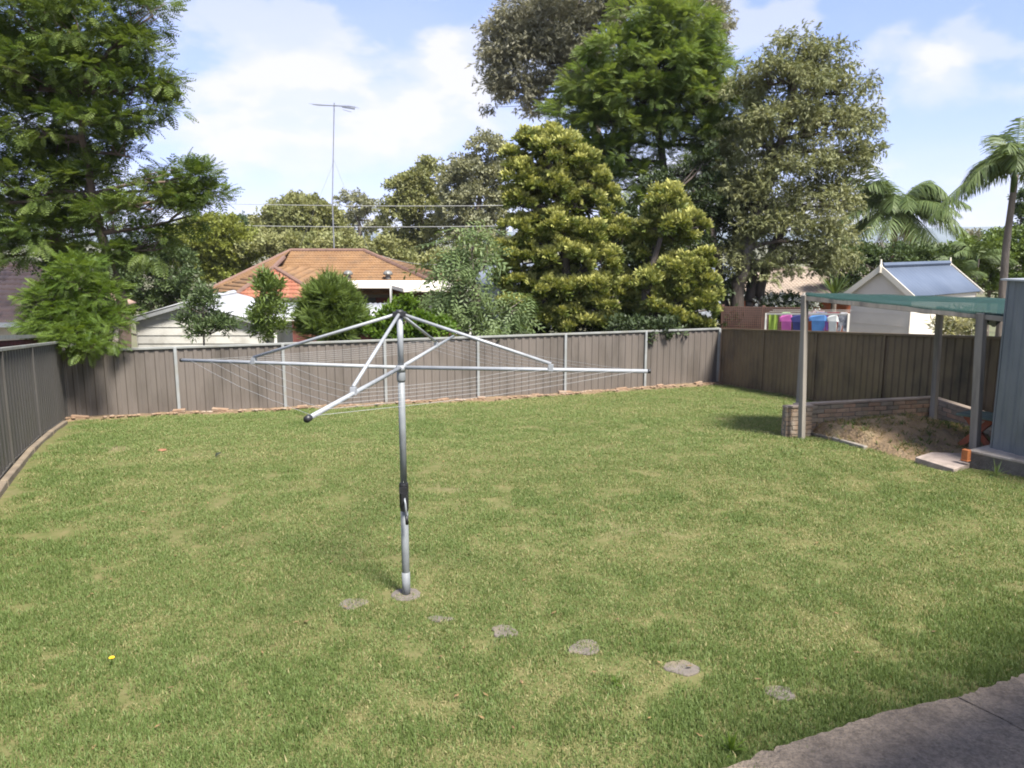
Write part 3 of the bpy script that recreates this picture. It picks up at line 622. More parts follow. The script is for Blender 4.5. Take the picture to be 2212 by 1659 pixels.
def corr_roof(a0, a1, b1, b0, mat, parent, name='roof_sheet', pitch=.2, amp=.018):
    """corrugated sheet over the quad a0-a1 (low edge) b0-b1 (high edge), ribs running up the slope"""
    a0, a1, b0, b1 = map(Vector, (a0, a1, b0, b1)); n = max(4, int((a1 - a0).length / pitch * 4)); V = []
    nr = (a1 - a0).cross(b0 - a0).normalized(); nr = nr if nr.z > 0 else -nr
    for j in range(2):
        for i in range(n + 1):
            p = (a0.lerp(a1, i / n) if j == 0 else b0.lerp(b1, i / n)) + nr * (amp * (1, 1, 0, 0)[i % 4]); V.append(p)
    o = arr_mesh(name, np.array(V), grid_faces(n + 1, 2), mat, parent); md = o.modifiers.new('thick', 'SOLIDIFY'); md.thickness = .03; md.offset = -1; return o
# --- orange tiled house
ho = thing('tiled_house', 'brick house with orange tiled hip roof and white verandah roof beyond the back fence', 'house', (-9, 40, -2.2))
ze = .27; r1, r2 = W(628, 543, 44), W(786, 541, 44); r2.z = r1.z
kl, kr, kbl, kbr = Vector((-14.8, 39, ze)), Vector((-2.5, 39, ze)), Vector((-14.8, 49, ze)), Vector((-2.5, 49, ze))
tiles([kl, kr, r2, r1], M_tile, ho); tiles([kr, kbr, r2], M_tile, ho); tiles([kbr, kbl, r1, r2], M_tile, ho)
apx = W(592, 580, 38.6); wl, wr = W(500, 650, 36.3), W(697, 639, 36.7); zb_ = (wl.z + wr.z) / 2; wl.z = wr.z = zb_
tiles([kl, wl, apx], M_tile, ho, e=(wl - kl)); 
m1 = kl.lerp(r1, .0); tiles([kl, apx, r1], M_tile, ho, e=(apx - kl)); tiles([wl, wr, apx], M_rtile, ho); tiles([wr, W(742, 616, 40.2), apx + Vector((1.2, 2.6, 0)), apx], M_tile, ho)
for pts in ((r1, r2), (r1, kl), (r2, kr), (wl, apx), (wr, apx), (apx, apx.lerp(r1, .55))): hipcap(ho, pts)
MB().box((-8.6, 44, (-2.6 + .18) / 2), (11.4, 9.2, 2.78)).build('wall', M_rbrick, ho)
MB().box(((wl.x + wr.x) / 2, 38.0, -1.25), ((wr - wl).x * .86, 2.6, 2.7)).build('wall', M_rbrick, ho)
MB().bar(wl - Vector((0, .08, .05)), wr - Vector((0, .08, .05)), .12, .13).build('gutter', M_under, ho)
MB().bar(kl - Vector((0, .08, .05)), kr - Vector((0, .08, .05)), .12, .13).build('gutter', M_under, ho)
va, vb, vc, vd, ve = W(738, 607, 39.6), W(955, 606, 39.6), W(1028, 621, 37.2), W(1023, 629, 36.4), W(872, 632, 36.0)
vf, vg_ = W(842, 622, 37.6), W(738, 622, 37.6)
vr = [va, vb, vc, vd, ve, vf, vg_]
for p in vr: p.z = .92 - (39.6 - p.y) * .045
MB().slab(vr, .16).build('verandah_roof', pm('cream_roof', (.80, .74, .64), (.72, .66, .57), 2, .55, dirt=(.6, .54, .46), dirt_scale=1), ho)
for u in (760, 845, 930, 1015): 
    p = W(u, 640, 37.4); MB().bar((p.x, p.y, -2.2), (p.x, p.y, .78), .1, .1, (1, 0, 0)).build('verandah_post', M_white, ho)
MB().box((-7.6, 39.2, -.2), (2.2, .08, 1.1)).build('window', pm('window_glass', (.03, .035, .04), (.02, .025, .03), 3, .1), ho)
for u in (752, 838):
    p = W(u, 596, 40.6); vt_ = MB().tube([(p.x, p.y, p.z - .35), (p.x, p.y, p.z + .06)], .13, 12).tube([(p.x, p.y, p.z + .05), (p.x, p.y, p.z + .12), (p.x, p.y, p.z + .22), (p.x, p.y, p.z + .27)], [.22, .24, .18, .06], 12).build('roof_vent', pm('vent_grey', (.16, .16, .15), (.11, .11, .105), 6, .5), ho)
# aerial on its mast
M_mst = pm('aerial_metal', (.30, .31, .33), (.24, .25, .27), 6, .4, metal=.5)
am = W(722, 545, 44.2); at_ = W(722, 222, 44.2)
an = thing('television_aerial', 'tall thin television aerial mast rising from the orange tiled roof', 'aerial', am)
MB().tube([(am.x, am.y, am.z - .5), (am.x, am.y, (am.z + at_.z) / 2 - 1)], .036, 8).build('mast', M_mst, an)
MB().tube([(am.x, am.y, (am.z + at_.z) / 2 - 1.2), at_], .028, 8).build('mast', M_mst, an)
ba, bb = W(676, 226, 44.6), W(768, 231, 43.6); boom = MB().tube([ba, bb], .018, 6).build('boom', M_mst, an); bdv = (bb - ba).normalized(); bs = Vector((-bdv.y, bdv.x, 0))
for i in range(13):
    p = ba.lerp(bb, (i + .4) / 13.); l = .28 + .3 * abs(i - 5) / 8; MB().tube([p - bs * l, p + bs * l], .009, 5).build('element', M_mst, boom)
p = ba.lerp(bb, .7); MB().bar(p + Vector((0, 0, -.04)), p + bdv * .7 + Vector((0, 0, -.10)), .12, .07).build('balun_box', M_mst, boom)
MB().bar(p + bdv * .1 + Vector((0, 0, -.18)), p + bdv * .45 + Vector((0, 0, -.25)), .3, .02).build('reflector', M_mst, boom)
for g_u, g_v in ((640, 552), (800, 552)):
    MB().tube([am.lerp(at_, .62), W(g_u, g_v, 45)], .006, 4).build('guy_wire', M_mst, an)
for v0, v1, y0, lab in ((437, 434, 56, 'upper power line crossing in front of the distant trees'), (484, 476, 54, 'lower power line crossing in front of the distant trees')):
    a, b = W(380, v0, y0), W(1500, v1, y0 - 3); P = [a.lerp(b, t / 20) - Vector((0, 0, .8 * 4 * (t / 20) * (1 - t / 20) * .35)) for t in range(21)]
    tagp(MB().tube(P, .021, 5).build('power_line', pm('cable', (.34, .34, .33), (.28, .28, .27), 3, .5)), lab, 'power line', 'overhead power lines')
a, b = W(826, 553, 43), W(1110, 532, 36); P = [a.lerp(b, t / 14) - Vector((0, 0, .6 * 4 * (t / 14) * (1 - t / 14))) for t in range(15)]
tagp(MB().tube(P, .013, 5).build('service_cable', pm('cable', (.34, .34, .33), (.28, .28, .27), 3, .5)), 'sagging service cable running from the orange roof to the right', 'cable')
# --- weatherboard garage with low gable roof
ga = thing('garage', 'white weatherboard garage with low pitched metal roof just behind the fence', 'garage', (-10.3, 27, -1.8))
gy0, gy1 = 26.0, 30.6; zr_ = W(402, 653, gy0).z; xl, xm, xr = W(276, 690, gy0).x, W(402, 653, gy0).x, W(562, 695, gy0).x; zl_ = W(278, 690, gy0).z; zrr = W(562, 695, gy0).z
for xe, zz in ((xl, zl_), (xr, zrr)):
    corr_roof((xe, gy0, zz), (xe, gy1, zz), (xm, gy1, zr_), (xm, gy0, zr_), M_zinc, ga, 'roof_sheet', .25, .012)
    MB().bar((xe, gy0 + .03, zz - .075), (xm, gy0 + .03, zr_ - .075), .03, .11).build('barge_board', pm('grey_trim', (.30, .31, .31), (.24, .25, .25), 4, .6), ga)
hipcap(ga, [(xm, gy0 - .02, zr_ - .03), (xm, gy1, zr_ - .03)], M_zinc, .085)
M_wb = pm('weatherboard', (.55, .535, .49), (.48, .465, .425), 2, .6, dirt=(.38, .36, .32), dirt_scale=2, rand=.05)
yb = gy0 + .22; z = -1.75; k = 0; xa, xb_ = xl + .18, xr - .18
def roofz(x): return (zl_ + (zr_ - zl_) * (x - xl) / (xm - xl) if x < xm else zr_ + (zrr - zr_) * (x - xm) / (xr - xm)) - .09
while z < zr_ - .1:
    z1 = z + .265; top = [(x, min(z1 - .012, roofz(x))) for x in np.linspace(xa, xb_, 15)]; top = [(x, t) for x, t in top if t > z + .012]
    if len(top) < 2: break
    pts = [(top[0][0], yb - .022, z), (top[-1][0], yb - .022, z)] + [(x, yb, t) for x, t in reversed(top)]
    MB().solid([Vector(p) for p in pts], (0, .03, 0)).build('board', M_wb, ga); z = z1
for x in (xa, xb_): MB().bar((x, yb + .06, -1.8), (x, yb + .06, roofz(x)), .09, .09, (1, 0, 0)).build('corner_board', M_wb, ga)
MB().box(((xa + xb_) / 2, (yb + gy1) / 2 + .1, -.75), (xb_ - xa - .06, gy1 - yb - .3, 1.9)).build('wall', M_wb, ga)
# --- white carport roof between garage and house
cp = thing('carport', 'low white corrugated carport roof between the garage and the tiled house', 'carport', (-6, 28, -1.9))
c0_, c1_, c2_, c3_ = W(588, 687, 27.0), W(866, 683, 27.0), W(868, 648, 30.2), W(588, 662, 30.4); c0_.z = c1_.z = (c0_.z + c1_.z) / 2; c2_.z = c3_.z = (c2_.z + c3_.z) / 2
corr_roof(c0_, c1_, c2_, c3_, M_zinc, cp, 'roof_sheet', .16, .02)
MB().bar(c0_ - Vector((0, 0, .07)), c1_ - Vector((0, 0, .07)), .03, .10).build('fascia', M_white, cp)
for a in (c0_, c1_, c2_, c3_): MB().bar((a.x * .99, a.y, -1.9), (a.x * .99, a.y, a.z - .05), .08, .08, (1, 0, 0)).build('post', M_white, cp)
# --- pink tiled house beyond the left fence, low brick wall before it
hl = thing('pink_tiled_house', 'house with pinkish tiled roof half hidden by the tree at the left edge', 'house', (-15.5, 24, -1.5))
e0, e1_ = W(-120, 694, 21.5), W(104, 700, 21.5); e0.z = e1_.z = W(60, 697, 21.5).z; u0, u1 = e0 + Vector((-.5, 3.2, 1.35)), e1_ + Vector((-1.6, 3.2, 1.35))
tiles([e0, e1_, u1, u0], M_ptile, hl); hipcap(hl, (u0, u1), M_ptile); hipcap(hl, (u1, e1_), M_ptile)
tiles([e1_, e1_ + Vector((-.6, 6.4, 0)), u1], M_ptile, hl)
MB().bar(e0 - Vector((0, .06, .05)), e1_ - Vector((0, .06, .05)), .12, .12).build('gutter', M_white, hl)
MB().box(((e0.x + e1_.x) / 2 - .3, e0.y + 3.3, e0.z - 1.2), (e1_.x - e0.x - 1.0, 5.6, 2.3)).build('wall', M_cream, hl)
bw = thing('brick_wall', 'dark red brick wall with grey capping showing above the left side fence', 'wall', (-9, 15, -1))
b0, b1_ = W(-60, 731, 12.2), W(112, 725, 19.4)
db = (b1_ - b0); lb = math.hypot(db.x, db.y); MB().solid([Vector((b0.x, b0.y, -1.6)), Vector((b1_.x, b1_.y, -2)), Vector((b1_.x, b1_.y, b1_.z - .06)), Vector((b0.x, b0.y, b0.z - .06))], (-.1, -.045, 0)).build('mortar', M_rbrick, bw)
rbk = unitbox('brick', (.225, .03, .07), pm('red_brick_piece', (.15, .038, .03), (.10, .028, .022), 6, .85, rand=.25), .004)
nk = int(lb / .24)
for r in range(4):
    for i in range(nk):
        t = (i + .5 + .25 * (r % 2)) / nk; p = b0.lerp(b1_, min(t, .995)); place('brick', rbk, (p.x + .02, p.y - .008, p.z - .12 - r * .083), (0, math.atan2(-db.z, lb), math.atan2(db.y, db.x)), bw)
MB().bar(b0, b1_, .16, .07).build('capping', M_cap, bw)
# --- cream garden shed with blue roof and finials
C0, C1 = W(1828, 634, 24.4), W(1974, 640, 22.8); zE = (C0.z + C1.z) / 2; C0.z = C1.z = zE
gd = (C1 - C0).normalized(); gn = Vector((-gd.y, gd.x, 0)); gn = gn if gn.x > 0 else -gn; wid = (C1 - C0).length; LN = 4.15
zA = W(1897, 577, 23.6).z; mid = (C0 + C1) / 2; A0 = Vector((mid.x, mid.y, zA)); A1 = A0 + gn * LN
gs = thing('garden_shed', 'cream garden shed with blue metal roof and white finials beyond the brown fence', 'shed', (mid.x, mid.y, -1.4))
M_blue = pm('blue_steel', (.105, .13, .18), (.09, .113, .16), 1.2, .75, dirt=(.085, .108, .155), dirt_scale=.8, spec=.1)
M_crm = pm('cream_sheet', (.66, .60, .52), (.61, .555, .485), 1.2, .55, dirt=(.53, .47, .41), dirt_scale=.8)
for E in (C0, C1):
    corr_roof(E + gn * .02, E + gn * LN, A1, A0 + gn * .02, M_blue, gs, 'roof_sheet', .2, .007)
hipcap(gs, (A0 + gn * .05, A1 - gn * .05), M_blue, .075)
M_bb = pm('cream_board', (.72, .66, .54), (.66, .6, .49), 2, .5)
for (A, s) in ((A0, -1), (A1, 1)):
    for E in (C0, C1):
        E2 = Vector((E.x, E.y, E.z)) + (gn * LN if s > 0 else Vector((0, 0, 0))); ov = (E2 - A).normalized() * .06
        MB().bar(A + gn * s * .02 + Vector((0, 0, -.035)), E2 + ov + gn * s * .02 + Vector((0, 0, -.035)), .035, .15).build('barge_board', M_bb, gs)
    fpx = MB().tube([A + gn * s * .02 + Vector((0, 0, -.16)), A + gn * s * .02 + Vector((0, 0, .03)), A + gn * s * .02 + Vector((0, 0, .07)), A + gn * s * .02 + Vector((0, 0, .22))], [.05, .05, .035, .022], 8)
    fpx.build('finial', M_bb, gs)
w0, w1 = C0 + gd * .10 + gn * .12, C1 - gd * .10 + gn * .12; zi = zE + .0
pts = [Vector((w0.x, w0.y, -1.6)), Vector((w1.x, w1.y, -1.6)), Vector((w1.x, w1.y, zE + .05)), Vector((mid.x + gn.x * .12, mid.y + gn.y * .12, zA - .12)), Vector((w0.x, w0.y, zE + .05))]
MB().solid(pts, gn * (LN - .24)).build('wall', M_crm, gs)
for k in range(9):
    z = -1.2 + k * .33
    if z < zE: MB().bar(Vector((w0.x, w0.y, z)) - gn * .004, Vector((w1.x, w1.y, z)) - gn * .004, .012, .012).build('sheet_lap', M_crm, gs)
MB().bar(Vector((w1.x, w1.y, -1.6)), Vector((w1.x, w1.y, zE)), .05, .05, (1, 0, 0)).build('corner_trim', M_crm, gs)
# --- brick house with tan tiles, seen under the gum tree
hr = thing('tan_tiled_house', 'orange brick house with tan tiled roof between the gum trunk and the garden shed', 'house', (12, 36, -2))
a_, b_2 = W(1585, 628, 34), W(1850, 652, 31.5); a_.z = b_2.z = (a_.z + b_2.z) / 2; ridge0, ridge1 = W(1655, 584, 38), W(1850, 585, 36.5); ridge0.z = ridge1.z = (ridge0.z + ridge1.z) / 2
tiles([a_, b_2, ridge1, ridge0], M_gtile, hr); hipcap(hr, (ridge0, ridge1), M_gtile, .12); hipcap(hr, (a_, ridge0), M_gtile, .12)
MB().bar(a_ - Vector((0, .08, .06)), b_2 - Vector((0, .08, .06)), .14, .14).build('gutter', M_white, hr)
dd = (b_2 - a_).normalized(); dn = Vector((-dd.y, dd.x, 0)); MB().solid([a_ + dn * .5 - Vector((0, 0, 2.6)), b_2 + dn * .5 - Vector((0, 0, 2.6)), b_2 + dn * .5 - Vector((0, 0, .15)), a_ + dn * .5 - Vector((0, 0, .15))], dn * 5).build('wall', M_obrick, hr)
# --- grey roofed building behind the cypress
hg = thing('grey_roofed_house', 'long blue grey roof glimpsed in gaps behind the golden cypress', 'house', (3, 50, -3))
a_, b_2 = W(1025, 612, 46), W(1590, 618, 46); a_.z = b_2.z = .4; c_, d_ = W(1600, 575, 51), W(1040, 572, 51); c_.z = d_.z = 1.45
corr_roof(a_, b_2, c_, d_, pm('slate_steel', (.19, .215, .265), (.16, .18, .225), 1.2, .45), hg); MB().box(((a_.x + b_2.x) / 2, 48.5, -1.3), (b_2.x - a_.x - .6, 4.4, 3.0)).build('wall', pm('grey_render', (.30, .32, .36), (.26, .28, .32), 2, .8), hg)
# --- unseen house behind the viewer: verandah roof placed and sized to shade the path
sp = [G(1540, 1655), G(2212, 1390)]; kk = 3.35 / math.tan(SUN_EL); sh_ = Vector((math.sin(SUN_AZ), math.cos(SUN_AZ), 0)) * kk
g0, g1 = sp[0] + sh_, sp[1] + sh_; gdv = (g1 - g0); gdv.z = 0; gdv.normalize(); gnv = Vector((gdv.y, -gdv.x, 0)); g1 = g0 + gdv * 10
g0.z = g1.z = 3.35
hv = thing('unseen_house', 'unseen house behind the viewer, its verandah roof shaped to shade the path', 'house', g0 + gnv * 4)
MB().slab([g0, g1, g1 + gnv * 2.6, g0 + gnv * 2.6], .15).build('verandah_roof', M_zinc, hv)
MB().box(g0 + gdv * 5 + gnv * 4.2 + Vector((0, 0, -1.8)), (10, 3.2, 3.2), (0, 0, math.atan2(gdv.y, gdv.x))).build('wall', M_cream, hv)
# --- lattice, laundry
M_lat = pm('lattice_brown', (.12, .062, .045), (.09, .048, .036), 6, .8)
lt_ = thing('lattice_screen', 'brown timber lattice screen above the corner of the brown fence', 'screen', (6, 24, -1.4))
l0, l1 = W(1560, 712, 24.2), W(1738, 716, 23.6); lz0, lz1 = W(1560, 662, 24.2).z, W(1738, 664, 23.6).z
for i in range(43):
    t = i / 42; p = l0.lerp(l1, t); MB().bar((p.x, p.y, -1.0), (p.x, p.y, lz0 + (lz1 - lz0) * t), .022, .012, (1, 0, 0)).build('slat', M_lat, lt_)
for k in range(13):
    z = lz0 - .01 - k * .068; MB().bar((l0.x, l0.y + .014, z), (l1.x, l1.y + .014, z + (lz1 - lz0)), .012, .022).build('slat', M_lat, lt_)
for t in (0, .5, 1): p = l0.lerp(l1, t); MB().bar((p.x, p.y + .05, -1.4), (p.x, p.y + .05, lz0 + .05), .08, .08, (1, 0, 0)).build('post', M_lat, lt_)
MB().solid([Vector((l0.x, l0.y + .25, -1.4)), Vector((l1.x, l1.y + .25, -1.4)), Vector((l1.x, l1.y + .25, lz1 - .03)), Vector((l0.x, l0.y + .25, lz0 - .03))], (0, .04, 0)).build('backing_panel', pm('dark_boards', (.05, .03, .025), (.035, .022, .018), 4, .9), lt_)
ln_ = thing('laundry_frame', 'pale laundry frame hung with bright clothes behind the brown fence', 'clothesline', (7, 22.5, -1.2))
yL = 22.6; q0, q1 = W(1655, 678, yL), W(1833, 679, yL - 1.6); Mlf = pm('frame_paint', (.52, .50, .44), (.45, .43, .38), 4, .6)
MB().bar(q0, q1, .04, .05).build('rail', Mlf, ln_)
for p in (q0, q1): MB().bar((p.x, p.y, -1.3), (p.x, p.y, p.z + .02), .055, .055, (1, 0, 0)).build('post', Mlf, ln_)
rails = [(q0, q1)]
for k, dv in ((1, .5), (2, 1.0)):
    a, b = q0 + Vector((.25 * k, dv, .02)), q1 + Vector((.25 * k, dv, .02)); MB().tube([a, b], .006, 5).build('line', Mlf, ln_); rails.append((a, b))
def garment(kind, rail, t, w, hgt, c, lab, c2=None, cat='garment'):
    a, b = rails[rail]; p = a.lerp(b, t); d = (b - a).normalized(); nrm = Vector((d.y, -d.x, 0)); rr = random.Random(int(t * 1000) + rail)
    if kind == 'shirt': out = [(-.30, 0), (.30, 0), (.5, -.16), (.5, -.40), (.34, -.36), (.32, -1), (-.32, -1), (-.34, -.36), (-.5, -.40), (-.5, -.16)]
    elif kind == 'shorts': out = [(-.36, 0), (.36, 0), (.5, -1), (.1, -1), (0, -.5), (-.1, -1), (-.5, -1)]
    else: out = [(-.5, 0), (-.17, .01), (.17, .0), (.5, 0), (.48, -1), (.15, -.98), (-.15, -1.01), (-.5, -1)]
    pts = [p + d * (x * w) + Vector((0, 0, z * hgt - .02)) + nrm * (.02 * math.sin(x * 9 + z * 4)) for x, z in out]
    m = MB().solid(pts, nrm * .02).build('clothing' if cat == 'garment' else cat.replace(' ', '_'), pm('cloth_%d_%d_%d' % tuple(int(k * 99) for k in c), c, c2 or tuple(k * .75 for k in c), 9 if c2 else 4, .9)); tagp(m, lab, cat, 'washing on the neighbour\'s line'); return m
garment('towel', 0, .10, .24, .62, (.30, .42, .06), 'lime green towel at the left end of the washing', cat='towel')
garment('shirt', 0, .27, .40, .50, (.62, .14, .42), 'bright pink shirt between the green towel and the navy top')
garment('shirt', 0, .41, .38, .52, (.05, .06, .20), 'navy blue top hanging just left of the shelter post')
garment('towel', 1, .50, .40, .16, (.70, .42, .48), 'short pink and white striped cloth high on the washing line', (.75, .7, .68), cat='cloth')
garment('shirt', 0, .66, .52, .42, (.12, .30, .62), 'sky blue shirt right of the shelter post')
garment('towel', 1, .68, .36, .22, (.38, .42, .68), 'small lilac cloth above the sky blue shirt', cat='cloth')
garment('shorts', 1, .80, .42, .28, (.55, .04, .09), 'crimson shorts near the right end of the washing')
garment('shirt', 0, .83, .30, .45, (.68, .69, .64), 'white singlet hanging low at the right of the washing')
garment('shirt', 1, .22, .34, .30, (.40, .62, .30), 'pale green top half hidden behind the pink shirt')
garment('towel', 2, .60, .30, .20, (.72, .70, .66), 'white cloth on the rearmost line beside the lilac cloth', (.55, .2, .25), cat='cloth')
garment('shirt', 1, .93, .26, .34, (.70, .70, .72), 'small white top at the far right of the washing')
garment('shorts', 0, .745, .16, .40, (.30, .12, .42), 'narrow purple leggings between the sky blue shirt and the white singlet')
garment('shorts', 0, .94, .26, .42, (.045, .05, .06), 'black and white shorts beside the cream garden shed', (.5, .5, .5))
# ------------------------------------------------------------------ plants: leaf shapes
def quadstrip(cs, ws, nrm=(0, 0, 1)):
    """a leaf blade along a list of centres"""
    cs = np.array(cs, float); V = []
    for i, (c, w) in enumerate(zip(cs, ws)):
        t = cs[min(i + 1, len(cs) - 1)] - cs[max(i - 1, 0)]; s = np.cross(t, nrm); s = s / (np.linalg.norm(s) + 1e-9) * w / 2; V += [c - s, c + s]
    F = [(2 * i, 2 * i + 1, 2 * i + 3, 2 * i + 2) for i in range(len(cs) - 1)]; return np.array(V), np.array(F)
def kite(a, b, w, nrm=(0, 0, 1), at=.5):
    a, b = np.array(a, float), np.array(b, float); t = b - a; s = np.cross(t, nrm); s = s / (np.linalg.norm(s) + 1e-9) * w / 2; m = a + t * at
    return np.array([a, m + s, b, m - s]), np.array([[0, 1, 2, 3]])
def join(parts, tips=None):
    V, F, T, k = [], [], [], 0
    for i, (v, f) in enumerate(parts): V.append(v); F.append(f + k); k += len(v); T.append(np.full(len(v), 0.) if tips is None else tips[i])
    return np.concatenate(V), np.concatenate(F), np.concatenate(T)
def t_frond(n=6, pin=.31, droop=.28, w=.115, seed=0):
    rr = random.Random(seed); parts = []
    for i in range(n):
        t = (i + .6) / n; c = np.array((t, 0, -droop * t * t)); l = pin * math.sin(math.pi * min(.97, .12 + .86 * t)) ** .7 + .05
        for s in (-1, 1):
            d = np.array((.5, s * .86, -.18 + rr.uniform(-.12, .12))); d /= np.linalg.norm(d); parts.append(kite(c, c + d * l + (0, 0, -.03), w))
    parts.append(kite((0, 0, 0), (1, 0, -droop * .8), .03)); return join(parts)
def t_gum(n=7, seed=0, L=.5, w=.11):
    rr = random.Random(seed); parts = []
    for i in range(n):
        t = i / n; c = np.array((t * .8, rr.uniform(-.1, .1), -.12 * t)); a = rr.uniform(0, 6.28); d = np.array((.35 + .3 * rr.random(), math.cos(a) * .5, -.75 + rr.uniform(-.2, .35))); d /= np.linalg.norm(d)
        nr = np.array((math.sin(a), math.cos(a * 1.7), .4)); l = L * rr.uniform(.7, 1.15); parts.append(kite(c, c + d * l + (.04, 0, -.05), w * 1.25, nr, .42))
    return join(parts)
def t_broad(n=7, seed=0, L=.42, w=.2, up=.15):
    rr = random.Random(seed); parts = []
    for i in range(n):
        t = i / n; c = np.array((t * .7, 0, .05 * t)); a = i * 2.4 + rr.uniform(-.4, .4); d = np.array((.55, math.cos(a), math.sin(a) * .6 + up)); d /= np.linalg.norm(d); l = L * rr.uniform(.75, 1.15)
        parts.append(kite(c, c + d * l, w * 1.15, (.2, -math.sin(a) * .6, 1), .45))
    return join(parts)
def t_cypress(seed=0, n=7):
    rr = random.Random(seed); parts, tips = [], []
    for i in range(n):
        a = rr.uniform(-1.1, 1.1); b = rr.uniform(-.55, .55); d = np.array((math.cos(a) * math.cos(b), math.sin(a) * math.cos(b), math.sin(b) + .25)); l = rr.uniform(.6, 1.0); d /= np.linalg.norm(d)
        parts.append(kite((0, 0, 0), d * l, .26, (rr.uniform(-.6, .6), rr.uniform(-.6, .6), 1), .7)); tips.append(np.array((0, .75, 1, .75)))
    return join(parts, tips)
def t_weep(seed=0, n=9):
    rr = random.Random(seed); parts = []
    for i in range(n):
        t = (i + .5) / n; c = np.array((t * .25, 0, -t)); s = 1 if i % 2 else -1; d = np.array((rr.uniform(.0, .3), s * .75, -.65)); d /= np.linalg.norm(d)
        parts.append(kite(c, c + d * .26, .08, (1, 0, .3)))
    parts.append(kite((0, 0, 0), (.25, 0, -1), .03, (0, 1, 0))); return join(parts)
def t_needle(seed=0, n=10):
    rr = random.Random(seed); parts = []
    for i in range(n):
        a = rr.uniform(0, 6.28); d = np.array((.9, math.cos(a) * .5, math.sin(a) * .5)); d /= np.linalg.norm(d); l = rr.uniform(.6, 1); c = np.array((rr.uniform(0, .35), 0, 0)); parts.append(quadstrip([c, c + d * l], [.085, .03], (0, .3, 1)))
    return join(parts)
TPL = {'frond': [t_frond(seed=i) for i in range(3)], 'gum': [t_gum(seed=i) for i in range(4)], 'broad': [t_broad(seed=i) for i in range(3)], 'cyp': [t_cypress(i) for i in range(4)],
       'weep': [t_weep(i) for i in range(3)], 'needle': [t_needle(i) for i in range(3)], 'far': [t_broad(5, i, .6, .34) for i in range(3)], 'willow': [t_broad(8, 9 + i, .55, .10, .3) for i in range(3)]}
def frames(d, roll, rg):
    """rotation matrices whose x axis is d, z axis as near upright as it can be, rolled a little"""
    d = d / np.linalg.norm(d, axis=1, keepdims=True); z = np.tile((0, 0, 1.), (len(d), 1)); z = z + rg.normal(0, .05, z.shape)
    y = np.cross(z, d); y /= np.linalg.norm(y, axis=1, keepdims=True) + 1e-9; z = np.cross(d, y)
    c, s = np.cos(roll)[:, None], np.sin(roll)[:, None]; y2 = y * c + z * s; z2 = -y * s + z * c; return np.stack([d, y2, z2], 2)
def leaves(name, kind, pos, dirs, size, cl, mat, parent, rg, roll=.5, tipgain=None):
    Vs, Fs, Cs, k = [], [], [], 0; pick = rg.integers(0, len(TPL[kind]), len(pos))
    for i, (tv, tf, tt) in enumerate(TPL[kind]):
        m = pick == i; n = int(m.sum())
        if not n: continue
        M = frames(dirs[m], rg.normal(0, roll, n), rg); V = np.einsum('nij,kj->nki', M, tv) * size[m][:, None, None] + pos[m][:, None, :]
        F = tf[None] + (np.arange(n) * len(tv))[:, None, None] + k; k += n * len(tv)
        C = np.zeros((n, len(tv), 3)); C[:, :, 0] = cl[m][:, None]; C[:, :, 1] = rg.random(n)[:, None]; C[:, :, 2] = tt[None] * (1 if tipgain is None else tipgain[m][:, None])
        Vs.append(V.reshape(-1, 3)); Fs.append(F.reshape(-1, 4)); Cs.append(C.reshape(-1, 3))
    return arr_mesh(name, np.concatenate(Vs), np.concatenate(Fs), mat, parent, np.concatenate(Cs))
STYLE = {  # size, clump spread, direction: outward, up, scatter
    'frond': dict(size=.285, spread=.32, out=1.1, up=.0, sc=.42, roll=.35), 'gum': dict(size=.255, spread=.42, out=.7, up=-.25, sc=.7, roll=1.2), 'broad': dict(size=.36, spread=.30, out=.8, up=.25, sc=.7, roll=.8),
    'cyp': dict(size=.215, spread=.25, out=1., up=.7, sc=.35, roll=1.0), 'weep': dict(size=.85, spread=.4, out=.6, up=.1, sc=.6, roll=.6), 'needle': dict(size=.42, spread=.26, out=.7, up=.7, sc=.4, roll=1.5),
    'far': dict(size=.42, spread=.62, out=.8, up=.2, sc=.8, roll=1.2), 'willow': dict(size=.45, spread=.26, out=.6, up=.6, sc=.6, roll=1.)}
M_bark = pm('grey_bark', (.20, .165, .135), (.12, .10, .082), 4, .9, .02, 14, stretch=(1, 1, .3))
M_bark2 = pm('dark_bark', (.085, .065, .052), (.05, .04, .032), 4, .9, .02, 14, stretch=(1, 1, .3), dirt=(.16, .14, .12), dirt_scale=2)
M_bark3 = pm('brown_bark', (.15, .105, .08), (.095, .068, .052), 4, .9, .02, 14, stretch=(1, 1, .3))
def limb(mb, a, b, r0, r1, rr, bend=.12, n=6, sides=7):
    a, b = Vector(a), Vector(b); L_ = (b - a).length; o1 = Vector((rr.uniform(-1, 1), rr.uniform(-1, 1), rr.uniform(-.2, .6))) * L_ * bend; P, Rr = [], []
    for i in range(n + 1):
        t = i / n; P.append(a.lerp(b, t) + o1 * math.sin(math.pi * t) + Vector((rr.uniform(-1, 1), rr.uniform(-1, 1), 0)) * L_ * .012 * (0 < i < n)); Rr.append(r0 + (r1 - r0) * t ** .8)
    mb.tube(P, Rr, sides); return P
